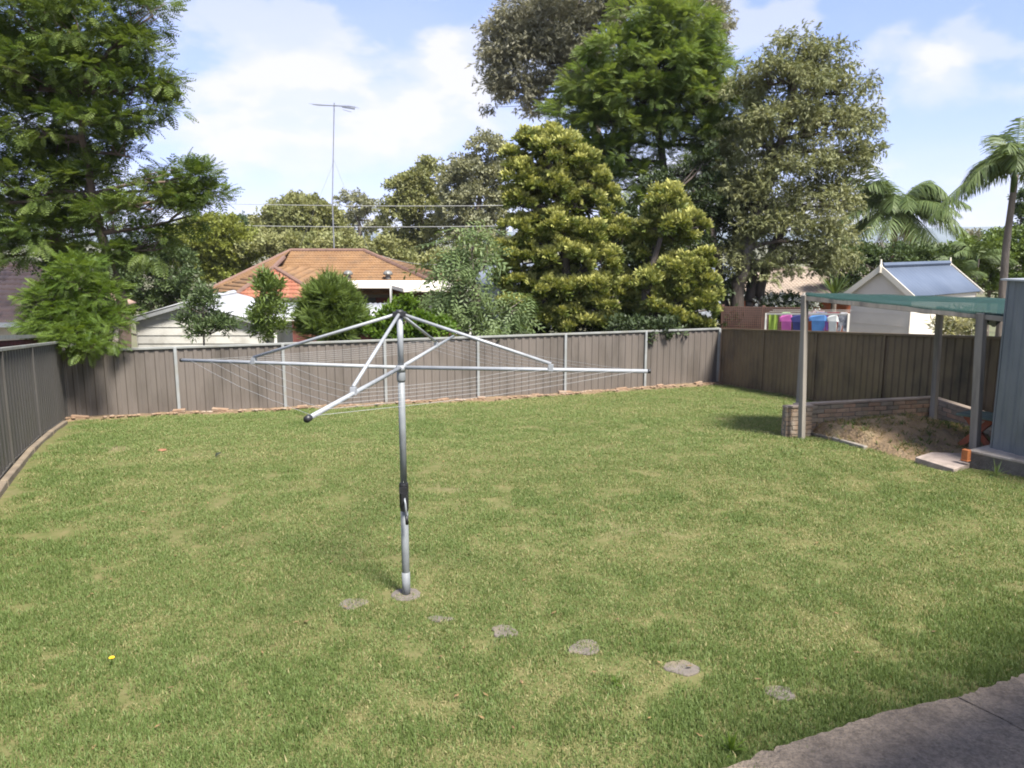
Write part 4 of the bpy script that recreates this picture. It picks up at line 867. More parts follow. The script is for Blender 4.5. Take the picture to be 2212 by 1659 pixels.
def tree(name, label, cat, y, lobes, kind, mat, trunk, bark, dens=1., per=12, seed=0, group=None, tip=False, size=1., clump=1., inner=.55, twigs=True, depth=1.0, fork=None, rtrunk=.16, under=.35, stems2=()):
    """trunk: list of photograph points from the foot up (at distance y); lobes: the bulges of the crown (u, v, ru, rv[, dy])"""
    rg = np.random.default_rng(seed + 11); rr = random.Random(seed); st = STYLE[kind]; px = PX(y)
    f = W(trunk[0][0], trunk[0][1], y); f.z = min(f.z, float(terz(f.x, f.y)) + .4) - .25
    root = thing(name, label, cat, f, group); tm = MB(); stems = []
    tp = [f] + [W(u, v, y) for u, v in trunk[1:]]; rad = [rtrunk * (1 - .55 * i / max(1, len(tp) - 1)) for i in range(len(tp))]; rad[0] *= 1.25
    fine = []
    for a, b in zip(tp, tp[1:]):
        for k in range(4): fine.append(a.lerp(b, k / 4) + Vector((rr.uniform(-1, 1), rr.uniform(-1, 1), 0)) * rtrunk * .25 * (k > 0))
    fine.append(tp[-1]); rf = list(np.interp(np.linspace(0, len(tp) - 1, len(fine)), range(len(tp)), rad)); tm.tube(fine, rf, 9)
    for st2 in stems2:
        q_ = [W(u, v, y + .3) for u, v in st2]; q_[0].z = f.z
        for a, b in zip(q_, q_[1:]): limb(tm, a, b, rtrunk * .72, rtrunk * .5, rr, .05, 6, 8)
    P, D, S, C, T = [], [], [], [], []
    for lb in lobes:
        u, v, ru, rv = lb[:4]; rv *= 1.3 if kind == 'cyp' else 1; dy = lb[4] if len(lb) > 4 else 0; yy = y + dy; c = W(u, v, yy); Rx, Rz = ru * PX(yy), rv * PX(yy); sh_r = st['spread'] * clump * (.12 if kind in ('frond', 'gum') else .38); Rx, Rz = max(Rx * .45, Rx - sh_r), max(Rz * .45, Rz - sh_r * .8); Ry = Rx * depth; cv = np.array(c)
        src = min(fine[len(fine) // 3:], key=lambda q: (q - c).length + max(0, q.z - c.z) * 1.5)
        bp_ = limb(tm, src, c - Vector((0, 0, Rz * .25)), max(.03, rtrunk * .38), .022, rr)
        area = (Rx * Rz + Rx * Ry + Ry * Rz) / 3; nc = max(4, int(dens * 14.5 * area ** .95 / (st['spread'] * clump) ** 1.6 * .42))
        d = rg.normal(0, 1, (nc, 3)); d /= np.linalg.norm(d, axis=1, keepdims=True); d[:, 2] = np.where((d[:, 2] < -.2) & (rg.random(nc) > under), -d[:, 2], d[:, 2])
        q = rg.uniform(inner ** 2, 1, nc) ** .5; cc = cv + d * q[:, None] * np.array((Rx, Ry, Rz))
        if twigs:
            for j in rg.choice(nc, min(nc, 7), replace=False): limb(tm, bp_[rr.randrange(2, len(bp_))], Vector(cc[j]), .022, .007, rr, .1, 4, 5)
        cval = rg.random(nc); sp = st['spread'] * clump * (.85 if kind == 'cyp' else 1) * rg.uniform(.7, 1.25, nc); np_ = np.maximum(3, rg.poisson(per * ({'gum': 2.4, 'far': 1.7, 'cyp': 1.7, 'frond': 1.75}.get(kind, 1.35)), nc)); ix = np.repeat(np.arange(nc), np_)
        off = rg.normal(0, 1, (len(ix), 3)); off *= (rg.random(len(ix)) ** .45 / np.linalg.norm(off, axis=1))[:, None]; off[:, 2] *= (.42 if kind == 'frond' else .62)
        p = cc[ix] + off * sp[ix][:, None]; o_n = off / (np.linalg.norm(off, axis=1, keepdims=True) + 1e-9)
        dd_ = o_n * .6 * st['out'] + d[ix] * .7 * st['out'] + np.array((0, 0, st['up'])) + rg.normal(0, st['sc'], p.shape)
        P.append(p); D.append(dd_); S.append(st['size'] * size * rg.uniform(.65, 1.2, len(p))); C.append(np.clip(cval[ix] * .8 + rg.random(len(p)) * .2, 0, 1))
        hgt = (p[:, 2] - cv[2]) / Rz; o2 = off[:, 2] / .62
        T.append(np.clip(.28 + .80 * o2 + .22 * hgt + .5 * (q[ix] - .75), 0, 1) * rg.uniform(.5, 1, len(p)))  # yellow tips gain towards clump tops, also painting in their sunlit highlights
    tr_ = tm.build('trunk', bark, root, True)
    leaves('crown', kind, np.concatenate(P), np.concatenate(D), np.concatenate(S), np.concatenate(C), mat, root, rg, st['roll'], np.concatenate(T) if tip else None)
    return root
ML = dict(
    jac=leafmat('fern_leaf', (.052, .098, .020), (.155, .200, .045), trans=.4), jac2=leafmat('fern_leaf_light', (.080, .145, .034), (.235, .285, .08), trans=.4), jacb=leafmat('fern_leaf_young', (.075, .135, .020), (.145, .205, .035), trans=.42),
    gumg=leafmat('grey_gum_leaf', (.17, .172, .115), (.28, .265, .18), trans=.25), gumo=leafmat('olive_gum_leaf', (.125, .148, .06), (.26, .26, .12), trans=.25), cyp=leafmat('golden_cypress', (.072, .105, .022), (.140, .170, .035), (.66, .63, .20), trans=.25),
    dark=leafmat('dark_leaf', (.030, .048, .018), (.062, .085, .032), trans=.2), farA=leafmat('far_olive', (.16, .18, .065), (.27, .265, .11), trans=.25), farB=leafmat('far_grey_green', (.16, .17, .10), (.27, .265, .15), trans=.25),
    weep=leafmat('weeping_leaf', (.11, .165, .065), (.19, .245, .10), trans=.4), bush=leafmat('bush_leaf', (.075, .120, .026), (.15, .20, .045), trans=.3), shr=leafmat('shrub_leaf', (.045, .075, .025), (.095, .13, .045), trans=.25),
    bri=leafmat('bright_leaf', (.055, .115, .012), (.12, .185, .018), trans=.4), palm=leafmat('palm_leaf', (.065, .105, .030), (.13, .17, .055), trans=.3), palmd=leafmat('dead_palm', (.30, .21, .12), (.42, .31, .18), trans=.2), yel=leafmat('olive_bush', (.13, .16, .025), (.22, .235, .042), trans=.3))
# distant trees
tree('eucalyptus', 'rounded olive eucalyptus standing behind the left half of the orange roof', 'tree', 66, [(650, 470, 80, 50), (600, 500, 55, 55), (690, 500, 60, 60), (640, 520, 100, 50), (720, 520, 50, 40), (660, 450, 50, 25)], 'far', ML['farA'], [(655, 560), (655, 500)], M_bark, dens=1.5, per=11, seed=1, rtrunk=.3, twigs=False, group='eucalyptus trees beyond the houses')
tree('eucalyptus', 'thin greyish eucalyptus with sky gaps right of the aerial mast', 'tree', 74, [(765, 440, 38, 32), (800, 470, 40, 36), (745, 490, 40, 40), (820, 510, 40, 40), (740, 440, 20, 20)], 'far', ML['farB'], [(775, 560), (778, 500), (770, 450)], M_bark, dens=.75, per=8, seed=2, rtrunk=.3, group='eucalyptus trees beyond the houses')
tree('eucalyptus', 'broad yellowish eucalyptus behind the right end of the orange roof', 'tree', 64, [(880, 410, 48, 42), (930, 385, 45, 42), (860, 470, 50, 55), (915, 450, 60, 55), (870, 540, 60, 50), (940, 520, 50, 60)], 'far', ML['farA'], [(900, 590), (905, 500), (910, 430)], M_bark, dens=1.35, per=10, seed=3, rtrunk=.32, group='eucalyptus trees beyond the houses')
tree('eucalyptus', 'tallest distant eucalyptus, narrow topped, left of the golden cypress', 'tree', 60, [(1050, 325, 38, 38), (1010, 372, 45, 40), (1070, 385, 42, 45), (975, 400, 35, 40), (1030, 440, 60, 50), (985, 470, 50, 50), (1080, 460, 40, 60), (1030, 510, 70, 50)], 'far', ML['farB'], [(1030, 600), (1030, 500), (1040, 400)], M_bark, dens=1.3, per=10, seed=4, rtrunk=.32, group='eucalyptus trees beyond the houses')
tree('tree', 'small dark round tree on the skyline left of the olive eucalyptus', 'tree', 95, [(525, 478, 26, 14), (550, 486, 26, 12), (510, 492, 22, 14), (545, 505, 45, 18)], 'far', ML['shr'], [(530, 530), (530, 500)], M_bark, dens=1.2, per=9, seed=5, rtrunk=.3, twigs=False)
tree('hedge', 'low belt of mixed bushes behind the orange tiled roof', 'hedge', 52, [(560, 540, 60, 30), (700, 535, 80, 26), (800, 540, 70, 28), (880, 575, 60, 32), (960, 575, 60, 40), (1060, 560, 60, 40), (620, 530, 60, 30)], 'far', ML['farA'], [(760, 585), (760, 560)], M_bark, dens=1.0, per=9, seed=6, rtrunk=.1, twigs=False)
tree('bush', 'dense olive green round bush between the left tree and the orange roof', 'bush', 52, [(470, 520, 80, 60), (530, 555, 50, 50), (440, 570, 80, 60), (400, 530, 60, 60), (490, 590, 60, 40)], 'far', ML['yel'], [(470, 650), (470, 570)], M_bark, dens=1.5, per=12, seed=7, size=.8, clump=.8, rtrunk=.12)
# left feathery tree
tree('feathery_tree', 'tall feathery leaved tree filling the upper left of the view', 'tree', 20.6, [(30, 40, 120, 95), (170, 60, 110, 90), (285, 40, 70, 62), (330, 25, 40, 34), (80, 170, 130, 80), (215, 160, 95, 68), (300, 195, 66, 46), (335, 235, 48, 40), (20, 290, 110, 80), (140, 290, 110, 72), (255, 270, 66, 46), (-60, 180, 120, 120), (-40, 420, 110, 90), (60, 410, 110, 70), (175, 400, 78, 60), (385, 395, 62, 52), (440, 390, 52, 38), (330, 440, 78, 52), (420, 455, 48, 36), (250, 480, 80, 48), (110, 510, 100, 60), (10, 540, 90, 60), (210, 560, 85, 48), (330, 530, 62, 46), (120, 100, 120, 80, 1.5), (60, 240, 120, 80, 1.5), (190, 240, 90, 60, 1.2), (120, 350, 110, 60, 1.2), (270, 120, 80, 60), (350, 180, 36, 36), (280, 330, 50, 40), (150, 450, 100, 60, 1.5), (50, 480, 90, 60, 1.5), (460, 430, 36, 36), (400, 430, 60, 50), (0, 130, 90, 80)],
     'frond', ML['jac'], [(272, 748), (262, 640), (235, 560), (205, 450), (185, 330), (165, 200)], M_bark3, dens=.85, per=13, seed=8, rtrunk=.15, size=1.12)
tree('feathery_tree', 'bright green feathery sapling hanging over the fence corner', 'tree', 18.0, [(170, 600, 62, 48), (130, 655, 72, 46), (215, 650, 60, 46), (165, 690, 82, 40, -.3), (245, 680, 40, 26), (160, 725, 60, 34, -.9), (90, 690, 40, 34), (190, 750, 44, 26, -1.3), (150, 745, 30, 22, -1.2), (108, 645, 50, 46), (100, 715, 46, 34, -.5), (230, 720, 40, 30, -.7)], 'frond', ML['jacb'], [(185, 800), (178, 720), (170, 640)], M_bark3, dens=1.7, per=12, seed=9, size=.70, clump=.8, rtrunk=.07)
tree('tree', 'dark shrubby tree behind the feathery tree and the garage', 'tree', 32, [(300, 600, 70, 60), (370, 590, 60, 60), (250, 650, 60, 60), (400, 640, 50, 36), (330, 660, 60, 30), (50, 620, 60, 60, 1), (10, 700, 60, 40, 1)], 'broad', ML['shr'], [(330, 760), (325, 660)], M_bark, dens=.9, per=11, seed=10, rtrunk=.1)
tree('undergrowth_bush', 'dark undergrowth around the brown trunk of the feathery tree', 'bush', 22.6, [(195, 610, 40, 40), (232, 650, 26, 50), (215, 700, 34, 40), (150, 560, 60, 46), (235, 590, 34, 40), (120, 600, 50, 40), (200, 740, 60, 30), (100, 720, 60, 26)], 'broad', ML['shr'], [(230, 790), (232, 680)], M_bark, dens=.9, per=11, seed=61, size=.9, rtrunk=.05)
# fence-line shrubs
tree('shrub', 'dark narrow leaved shrub in front of the white garage wall', 'shrub', 20.0, [(435, 680, 36, 36), (455, 715, 46, 34), (415, 715, 36, 28), (440, 655, 20, 22), (480, 705, 28, 20)], 'willow', ML['shr'], [(440, 800), (440, 720), (438, 680)], M_bark, dens=.42, per=8, seed=11, size=.75, clump=.7, rtrunk=.03)
tree('shrub', 'slender leafy shrub at the right corner of the garage', 'shrub', 20.3, [(575, 640, 28, 34), (585, 680, 34, 36), (560, 705, 36, 28), (590, 715, 30, 24), (575, 612, 14, 18)], 'willow', ML['bush'], [(578, 800), (578, 720), (576, 660)], M_bark, dens=.95, per=9, seed=12, size=.8, clump=.7, rtrunk=.03)
tree('shrub', 'dense rounded needle leaved shrub left of the clothesline', 'shrub', 20.6, [(712, 655, 42, 40), (690, 690, 42, 38), (742, 690, 42, 40), (715, 715, 62, 30), (705, 625, 18, 20), (735, 640, 22, 26)], 'needle', ML['bush'], [(714, 800), (714, 720)], M_bark, dens=2.0, per=14, seed=13, size=.8, clump=.7, rtrunk=.05)
tree('creeper', 'bright leafy creeper spilling over the fence behind the clothesline', 'creeper', 20.55, [(815, 712, 40, 22), (860, 690, 40, 28), (905, 700, 40, 26), (870, 662, 22, 18), (950, 712, 36, 18), (885, 735, 14, 24, -.25), (790, 700, 26, 22), (840, 728, 18, 12, -.2)], 'broad', ML['bri'], [(870, 800), (870, 715)], M_bark, dens=1.6, per=10, seed=14, size=.85, clump=.7, rtrunk=.03)
tree('weeping_tree', 'pale weeping fine leaved tree drooping over the fence left of the cypress', 'tree', 22.6, [(1010, 515, 46, 40), (965, 560, 46, 40), (1045, 570, 50, 50), (990, 610, 60, 42), (950, 650, 46, 38), (1045, 640, 56, 48), (1000, 680, 66, 36), (1085, 690, 46, 40), (1050, 725, 40, 22, -.9), (1120, 660, 36, 46)], 'weep', ML['weep'], [(1040, 800), (1035, 680), (1020, 560)], M_bark, dens=.95, per=10, seed=15, size=.8, rtrunk=.06)
# golden cypress, right of centre
cl_ = [(1150, 308, 28, 28), (1205, 330, 60, 36), (1130, 385, 44, 30), (1105, 350, 24, 22), (1185, 410, 62, 32), (1270, 395, 46, 28), (1245, 350, 44, 28), (1130, 440, 40, 28), (1115, 500, 42, 32), (1190, 490, 76, 30), (1275, 510, 52, 28), (1130, 560, 52, 36), (1220, 560, 80, 30), (1300, 565, 36, 30), (1120, 615, 42, 32), (1185, 625, 70, 30), (1270, 625, 62, 30), (1210, 680, 62, 26), (1290, 665, 50, 30), (1150, 670, 50, 30), (1260, 700, 60, 18), (1175, 350, 50, 60, .6), (1200, 440, 84, 60, .8), (1215, 540, 96, 66, .8), (1215, 640, 100, 60, .8), (1172, 325, 24, 26), (1255, 440, 50, 30), (1160, 530, 50, 26), (1090, 545, 26, 22), (1320, 610, 22, 20), (1100, 430, 22, 20), (1335, 530, 44, 50, .5), (1330, 640, 54, 54, .5), (1100, 600, 30, 46), (1300, 440, 40, 40, .5), (1105, 660, 40, 36)]
tree('golden_cypress', 'big yellow tipped cypress, left one of the two, behind the back fence', 'tree', 24.0, cl_, 'cyp', ML['cyp'], [(1230, 740), (1225, 600), (1210, 450), (1180, 330)], M_bark2, dens=1.0, per=16, seed=16, tip=True, rtrunk=.17, inner=.62, under=.25)
tree('golden_cypress', 'smaller yellow tipped cypress with a pale golden spray low on its left', 'tree', 23.9, [(1440, 445, 42, 32), (1490, 490, 40, 28), (1425, 490, 44, 26), (1470, 585, 62, 30), (1515, 610, 36, 36), (1400, 625, 26, 38, -.5), (1460, 640, 60, 34), (1510, 670, 36, 34), (1420, 680, 56, 28), (1480, 700, 56, 20), (1400, 600, 30, 22), (1455, 500, 60, 60, .6), (1475, 640, 66, 70, .7), (1530, 560, 26, 26), (1440, 420, 22, 18), (1395, 540, 46, 46, .8), (1525, 640, 34, 40), (1390, 660, 46, 50, .6)], 'cyp', ML['cyp'], [(1385, 740), (1395, 620), (1430, 500)], M_bark2, dens=1.15, per=17, seed=17, tip=True, rtrunk=.15, inner=.62, under=.25)
tree('shade_tree', 'dark small leaved tree between the two golden cypresses', 'tree', 26.5, [(1370, 500, 56, 48), (1340, 570, 48, 60), (1400, 560, 48, 56), (1350, 650, 60, 50), (1430, 630, 60, 60), (1530, 430, 50, 50), (1560, 500, 40, 50), (1500, 540, 50, 40), (1330, 450, 40, 36), (1510, 360, 40, 36), (1420, 400, 36, 30), (1330, 700, 60, 30), (1440, 710, 70, 26), (1590, 560, 40, 56, 2), (1580, 470, 40, 50, 2), (1600, 620, 30, 40, 2)], 'broad', ML['dark'], [(1365, 740), (1365, 600), (1370, 500)], M_bark2, dens=.8, per=11, seed=18, rtrunk=.16)
tree('feathery_tree', 'tall dome of feathery mid green foliage rising behind the golden cypresses', 'tree', 28.5, [(1400, 50, 80, 56), (1460, 80, 90, 60), (1340, 120, 80, 56), (1430, 150, 110, 60), (1520, 150, 70, 60), (1290, 190, 80, 50), (1380, 215, 110, 56), (1490, 225, 110, 56), (1565, 240, 56, 60), (1235, 255, 56, 46), (1310, 280, 90, 48), (1420, 285, 70, 40), (1215, 310, 44, 34), (1565, 310, 56, 56), (1330, 335, 70, 36), (1270, 330, 60, 36), (1520, 290, 70, 46), (1385, 385, 46, 36), (1405, 440, 56, 28), (1575, 375, 38, 36), (1440, 120, 100, 70, 2), (1400, 230, 140, 70, 2.5), (1255, 365, 56, 36), (1330, 400, 60, 40, .5), (1500, 365, 60, 46), (1555, 420, 46, 46, .8), (1470, 420, 50, 36, .8)],
     'frond', ML['jac2'], [(1470, 740), (1460, 560), (1445, 420), (1420, 280), (1405, 150)], M_bark2, dens=1.1, per=14, seed=19, rtrunk=.2, size=1.1, inner=.5)
tree('gum_tree', 'huge grey green gum tree with drooping foliage at the top centre', 'tree', 38, [(1110, 70, 62, 48), (1085, 130, 44, 38), (1190, 40, 84, 50), (1300, 50, 84, 52), (1175, 130, 80, 44), (1270, 120, 76, 44), (1075, 205, 36, 32), (1130, 195, 60, 30), (1165, 240, 40, 20), (1380, 20, 70, 50), (1490, 20, 50, 46), (1530, 80, 34, 34), (1250, -20, 160, 50), (1420, -40, 120, 50), (1200, 185, 56, 30), (1150, 110, 80, 50), (1070, 100, 40, 40), (1110, 165, 60, 36), (1540, 60, 36, 50), (1220, 90, 90, 50)], 'gum', ML['gumg'], [(1330, 760), (1320, 500), (1290, 300), (1250, 150), (1230, 60)], M_bark, dens=1.0, per=13, seed=20, rtrunk=.34, size=1.35, clump=1.25)
tree('gum_tree', 'olive leaved gum tree with dark leaning trunks right of the feathery dome', 'tree', 26, [(1720, 115, 52, 44), (1790, 130, 52, 40), (1660, 170, 60, 50), (1740, 190, 84, 56), (1835, 195, 42, 48), (1700, 270, 92, 60), (1800, 275, 76, 58), (1862, 270, 34, 42), (1640, 300, 50, 60), (1730, 360, 90, 56), (1820, 355, 56, 46), (1660, 400, 66, 56), (1760, 440, 80, 52), (1690, 490, 80, 46), (1810, 440, 40, 44), (1790, 520, 60, 40), (1730, 560, 76, 32), (1640, 480, 50, 50), (1805, 565, 40, 28), (1610, 430, 40, 46), (1580, 560, 30, 40), (1640, 590, 50, 30), (1880, 330, 22, 30), (1610, 220, 52, 60, .8), (1590, 330, 52, 60, .8), (1575, 430, 50, 60, .8), (1600, 520, 46, 46, .6)],
     'gum', ML['gumo'], [(1588, 735), (1592, 640), (1612, 540), (1650, 420), (1690, 300), (1715, 180)], M_bark2, dens=1.35, per=13, seed=21, rtrunk=.24, size=1.0, stems2=([(1580, 735), (1562, 640), (1552, 560), (1530, 470)], [(1606, 735), (1640, 640), (1668, 540), (1720, 430)], [(1612, 735), (1618, 650), (1630, 560)]))
# palms, yucca and bushes on the right
def palm_frond(name, base, d, L_, mat, parent, rr, droop=.55, leaf=.60, n=54, up=.0):
    """one feather leaf: arching rib with two ranks of hanging leaflets"""
    d = Vector(d).normalized(); side = d.cross(Vector((0, 0, 1))); side = side.normalized() if side.length > .05 else Vector((1, 0, 0)); P = []
    for i in range(n + 1):
        t = i / n; P.append(base + d * (L_ * t) + Vector((0, 0, -droop * L_ * t ** 2.2)))
    V, F, C = [], [], []; k = 0
    for i in range(3, n + 1):
        t = i / n; tan = (P[i] - P[i - 1]).normalized(); ll = leaf * L_ * .5 * math.sin(math.pi * min(.96, .18 + .8 * t)) ** .6
        for s in (-1, 1):
            dd = (tan * .55 + side * s * rr.uniform(.55, .85) + Vector((0, 0, rr.uniform(-.75, -.2) + up))).normalized(); w = .026 * L_ * .5 + .010
            v, f = quadstrip([P[i], P[i] + dd * ll * .5, P[i] + dd * ll + Vector((0, 0, -.18 * ll))], [w * .6, w, w * .15], tuple(tan.cross(dd)))
            V.append(v); F.append(f + k); k += len(v); C += [[rr.random(), rr.random(), 0]] * len(v)
    for i in range(n):
        v, f = quadstrip([P[i], P[i + 1]], [.05 * (1 - i / n) + .012] * 2, tuple(side)); V.append(v); F.append(f + k); k += 4; C += [[.8, .8, 0]] * 4
    return arr_mesh(name, np.concatenate(V), np.concatenate(F), mat, parent, np.array(C))
def palm(label, y, top, foot, fronds, L_, seed, rt=.14, dead=0, group='palms beyond the brown fence'):
    rr = random.Random(seed); c = W(top[0], top[1], y); f = W(foot[0], foot[1], y); f.z = float(terz(f.x, f.y)) - .2
    root = thing('palm', label, 'palm', f, group)
    pts = [f.lerp(c, i / 8) + Vector((.04 * math.sin(i * .9), 0, 0)) for i in range(9)]
    MB().tube(pts, [rt * (1.15 - .45 * i / 8) * (1 + .05 * (i % 2)) for i in range(9)], 10).build('trunk', M_bark, root, True)
    MB().tube([c + Vector((0, 0, -.55)), c + Vector((0, 0, -.1)), c + Vector((0, 0, .25))], [rt * .75, rt * .8, rt * .3], 9).build('crownshaft', ML['palm'], root, True)
    for a, el, dr in fronds:
        d = (math.cos(R(a)) * math.cos(R(el)), math.sin(R(a)) * math.cos(R(el)), math.sin(R(el))); palm_frond('frond', c + Vector(d) * rt, d, L_ * rr.uniform(.88, 1.1), ML['palm'], root, rr, dr)
    for k in range(dead):
        a = rr.uniform(0, 360); d = (math.cos(R(a)) * .8, math.sin(R(a)) * .8, -.45); palm_frond('dead_frond', c - Vector((0, 0, .35)), d, L_ * .7, ML['palmd'], root, rr, .7, .45, 22)
    return root
fr_ = [(100 + i * 47, 56 - (i % 5) * 17, .5 + .1 * (i % 3)) for i in range(30)] + [(20, 50, .35), (-20, 30, .5), (-60, 15, .5), (200, 58, .3), (175, 48, .35)]
palm('bushy palm with many arching fronds and a dry brown skirt above the garden shed', 40, (1935, 452), (1930, 640), fr_, 3.35, 31, .2, dead=9)
palm('slim trunked palm at the right edge with one long drooping frond to the left', 27, (2192, 378), (2166, 640), [(178, 42, 1.0), (185, 12, .75), (95, 70, .5), (120, 50, .9), (60, 75, .2), (0, 60, .5), (-30, 35, .6), (-80, 40, .7), (40, 30, .6), (-120, 55, .8), (15, 10, .6), (-50, 10, .5), (150, 75, .9), (165, 60, 1.1), (200, 35, .8), (-30, 70, .4), (100, 25, .7), (230, 55, .6)], 2.5, 32, .13)
palm('small leaning palm in the green belt at the far right', 33, (2110, 560), (2112, 640), [(i * 51, 20 + (i * 29) % 50, .5) for i in range(11)], 1.5, 33, .1)
palm('low young palm close to the tin shed roof', 30, (2060, 600), (2060, 640), [(i * 41, 30 + (i * 31) % 50, .45) for i in range(11)], 1.3, 34, .1)
def spiky(name, label, cat, p, n, L_, mat, seed, w=.05, up=.35, bend=.25, group=None):
    rr = random.Random(seed); V, F, C, k = [], [], [], 0
    for i in range(n):
        a = i * 2.4; el = rr.uniform(-.1, 1.35) + up * .2; d = Vector((math.cos(a) * math.cos(el), math.sin(a) * math.cos(el), math.sin(el))); l = L_ * rr.uniform(.7, 1.1)
        v, f = quadstrip([p, p + d * l * .5, p + d * l + Vector((0, 0, -bend * l * (1 - abs(d.z))))], [w * .8, w, w * .1], (-d.x * d.z, -d.y * d.z, 1 - d.z * d.z + .01)); V.append(v); F.append(f + k); k += len(v); C += [[rr.random(), rr.random(), 0]] * len(v)
    return tagp(arr_mesh(name, np.concatenate(V), np.concatenate(F), mat, None, np.array(C)), label, cat, group)
yp = W(1802, 640, 27.5); yr = spiky('yucca', 'spiky yucca with stiff sword leaves left of the garden shed gable', 'plant', yp, 46, 1.05, ML['palm'], 41, .07, bend=.05)
MB().tube([(yp.x, yp.y, -1.6), (yp.x, yp.y, yp.z + .1)], [.12, .09], 8).build('stem', M_bark, yr)
tree('hedge', 'dark hedge under the bushy palm behind the garden shed', 'hedge', 33, [(1800, 585, 50, 26), (1860, 560, 50, 30), (1930, 560, 60, 30), (2000, 560, 50, 30), (1960, 600, 80, 26), (1830, 625, 40, 30), (2040, 590, 40, 34)], 'broad', ML['shr'], [(1930, 650), (1930, 600)], M_bark, dens=.9, per=9, seed=42, size=1.1, rtrunk=.08, twigs=False)
tree('bush', 'mixed light green bushes at the far right above the tin shed', 'bush', 34, [(2080, 555, 46, 26), (2130, 535, 50, 28), (2190, 530, 50, 40), (2160, 575, 60, 30), (2220, 570, 46, 46), (2100, 600, 60, 30), (2180, 620, 60, 30), (2060, 620, 36, 30)], 'broad', ML['bush'], [(2140, 650), (2140, 590)], M_bark, dens=.9, per=9, seed=43, size=1.1, rtrunk=.08, twigs=False)
tree('tree', 'grey round topped tree on the skyline beside the far hills', 'tree', 85, [(2096, 508, 18, 16), (2088, 522, 18, 14), (2108, 522, 16, 14), (2098, 540, 24, 16)], 'far', ML['gumg'], [(2098, 570), (2097, 525)], M_bark, dens=1.1, per=9, seed=44, rtrunk=.25)
tree('tree', 'dark tree cut by the right edge of the view beside the slim palm', 'tree', 40, [(2205, 470, 26, 26), (2215, 510, 34, 34), (2225, 430, 30, 30)], 'broad', ML['shr'], [(2215, 650), (2212, 500)], M_bark, dens=.9, per=10, seed=45, size=1.1, rtrunk=.12)
tree('flowering_shrub', 'shrub thick with white flowers above the brown lattice', 'shrub', 26.5, [(1660, 655, 34, 16), (1705, 652, 36, 14), (1745, 658, 26, 14), (1690, 672, 60, 16)], 'broad', ML['shr'], [(1695, 740), (1695, 670)], M_bark2, dens=1.4, per=10, seed=46, size=.7, clump=.7, rtrunk=.04)
tree('variegated_shrub', 'cream and green variegated shrub right of the garden shed under the cloth', 'shrub', 20.0, [(2070, 705, 34, 26), (2050, 720, 24, 18), (2095, 712, 24, 26)], 'willow', leafmat('variegated_leaf', (.10, .14, .04), (.62, .58, .42), trans=.3), [(2072, 780), (2072, 715)], M_bark, dens=1.3, per=10, seed=47, size=.9, clump=.8, rtrunk=.03)
# white blossoms on the flowering shrub
fs_ = [o for o in COL.objects if o.name.startswith('flowering_shrub')][0]; rg_ = np.random.default_rng(3); nb_ = 150
bl = np.array([W(rg_.uniform(1625, 1772), rg_.normal(655, 8), 26.1 + rg_.uniform(-.2, .3)) for _ in range(nb_)])
leaves('blossom', 'broad', bl, rg_.normal(0, 1, (nb_, 3)) + np.array((0, -.6, .3)), rg_.uniform(.10, .2, nb_), np.ones(nb_), leafmat('white_petal', (.62, .64, .62), (.72, .73, .72), trans=.3), fs_, rg_)
# undergrowth closing the gaps behind the back fence
tree('hedge', 'dark undergrowth along the back of the taupe fence below the cypresses', 'hedge', 24.6, [(1130, 705, 60, 26), (1250, 715, 70, 24), (1370, 715, 70, 24), (1480, 715, 60, 22), (1560, 700, 40, 30), (1590, 650, 24, 50, 1.5), (1395, 716, 46, 26, -2.1), (1440, 712, 34, 24, -2.0), (1345, 708, 34, 20, -2.0)], 'broad', ML['dark'], [(1330, 760), (1330, 720)], M_bark2, dens=.9, per=10, seed=48, rtrunk=.06, twigs=False)
# ------------------------------------------------------------------ the summer air
mh = bpy.data.materials.new('air'); mh.use_nodes = True; nt = mh.node_tree; nt.nodes.clear()
o_ = nt.nodes.new('ShaderNodeOutputMaterial'); pv_ = nt.nodes.new('ShaderNodeVolumePrincipled'); nt.links.new(pv_.outputs[0], o_.inputs['Volume'])
pv_.inputs['Density'].default_value = .00014; pv_.inputs['Color'].default_value = (.80, .88, 1, 1)
MB().box((0, 1150, 29), (7400, 6700, 78)).build('haze', mh)['kind'] = 'stuff'
# ------------------------------------------------------------------ small things on the lawn
def grass_ok():
    pass
EX = np.array([p.x for p in e1[:-1] + e2]); EY = np.array([p.y for p in e1[:-1] + e2]); o_s = np.argsort(EX); EX, EY = EX[o_s], EY[o_s]
def on_path(x, y): return y < np.interp(x, EX, EY, left=-9, right=EY[-1] + 1) - .015 - .05 * vnoise(x, y, 5, 31)
def in_bed(x, y):
    f = np.minimum.reduce([((b.x - a.x) * (y - a.y) - (b.y - a.y) * (x - a.x)) / (b - a).length for a, b in zip(pb[:-1], pb[1:])])
    return (f > .02) & (side_of(x, y, wa, wb) < .16) & (x > 3.7)
def in_slab(x, y): return (side_of(x, y, sq0, sq2) > 0) & (y < sq0.y + 2.6) & (x > sq0.x - .3) | ((x > pv[0].x) & (x < pv[2].x) & (y > pv[1].y) & (y < pv[4].y) & ((y - pv[1].y) > (pv[1].x - x) * .35))
dp = W(242, 1440, 5.9); dpg = G(242, 1441)
fl_ = thing('dandelion', 'single yellow dandelion in the grass at the lower left', 'flower', (dpg.x, dpg.y, float(lawnz(dpg.x, dpg.y))))
z0 = float(lawnz(dpg.x, dpg.y)); MB().tube([(dpg.x, dpg.y, z0), (dpg.x + .004, dpg.y, z0 + .075)], .002, 5).build('stem', ML['bri'], fl_)
fm = MB()
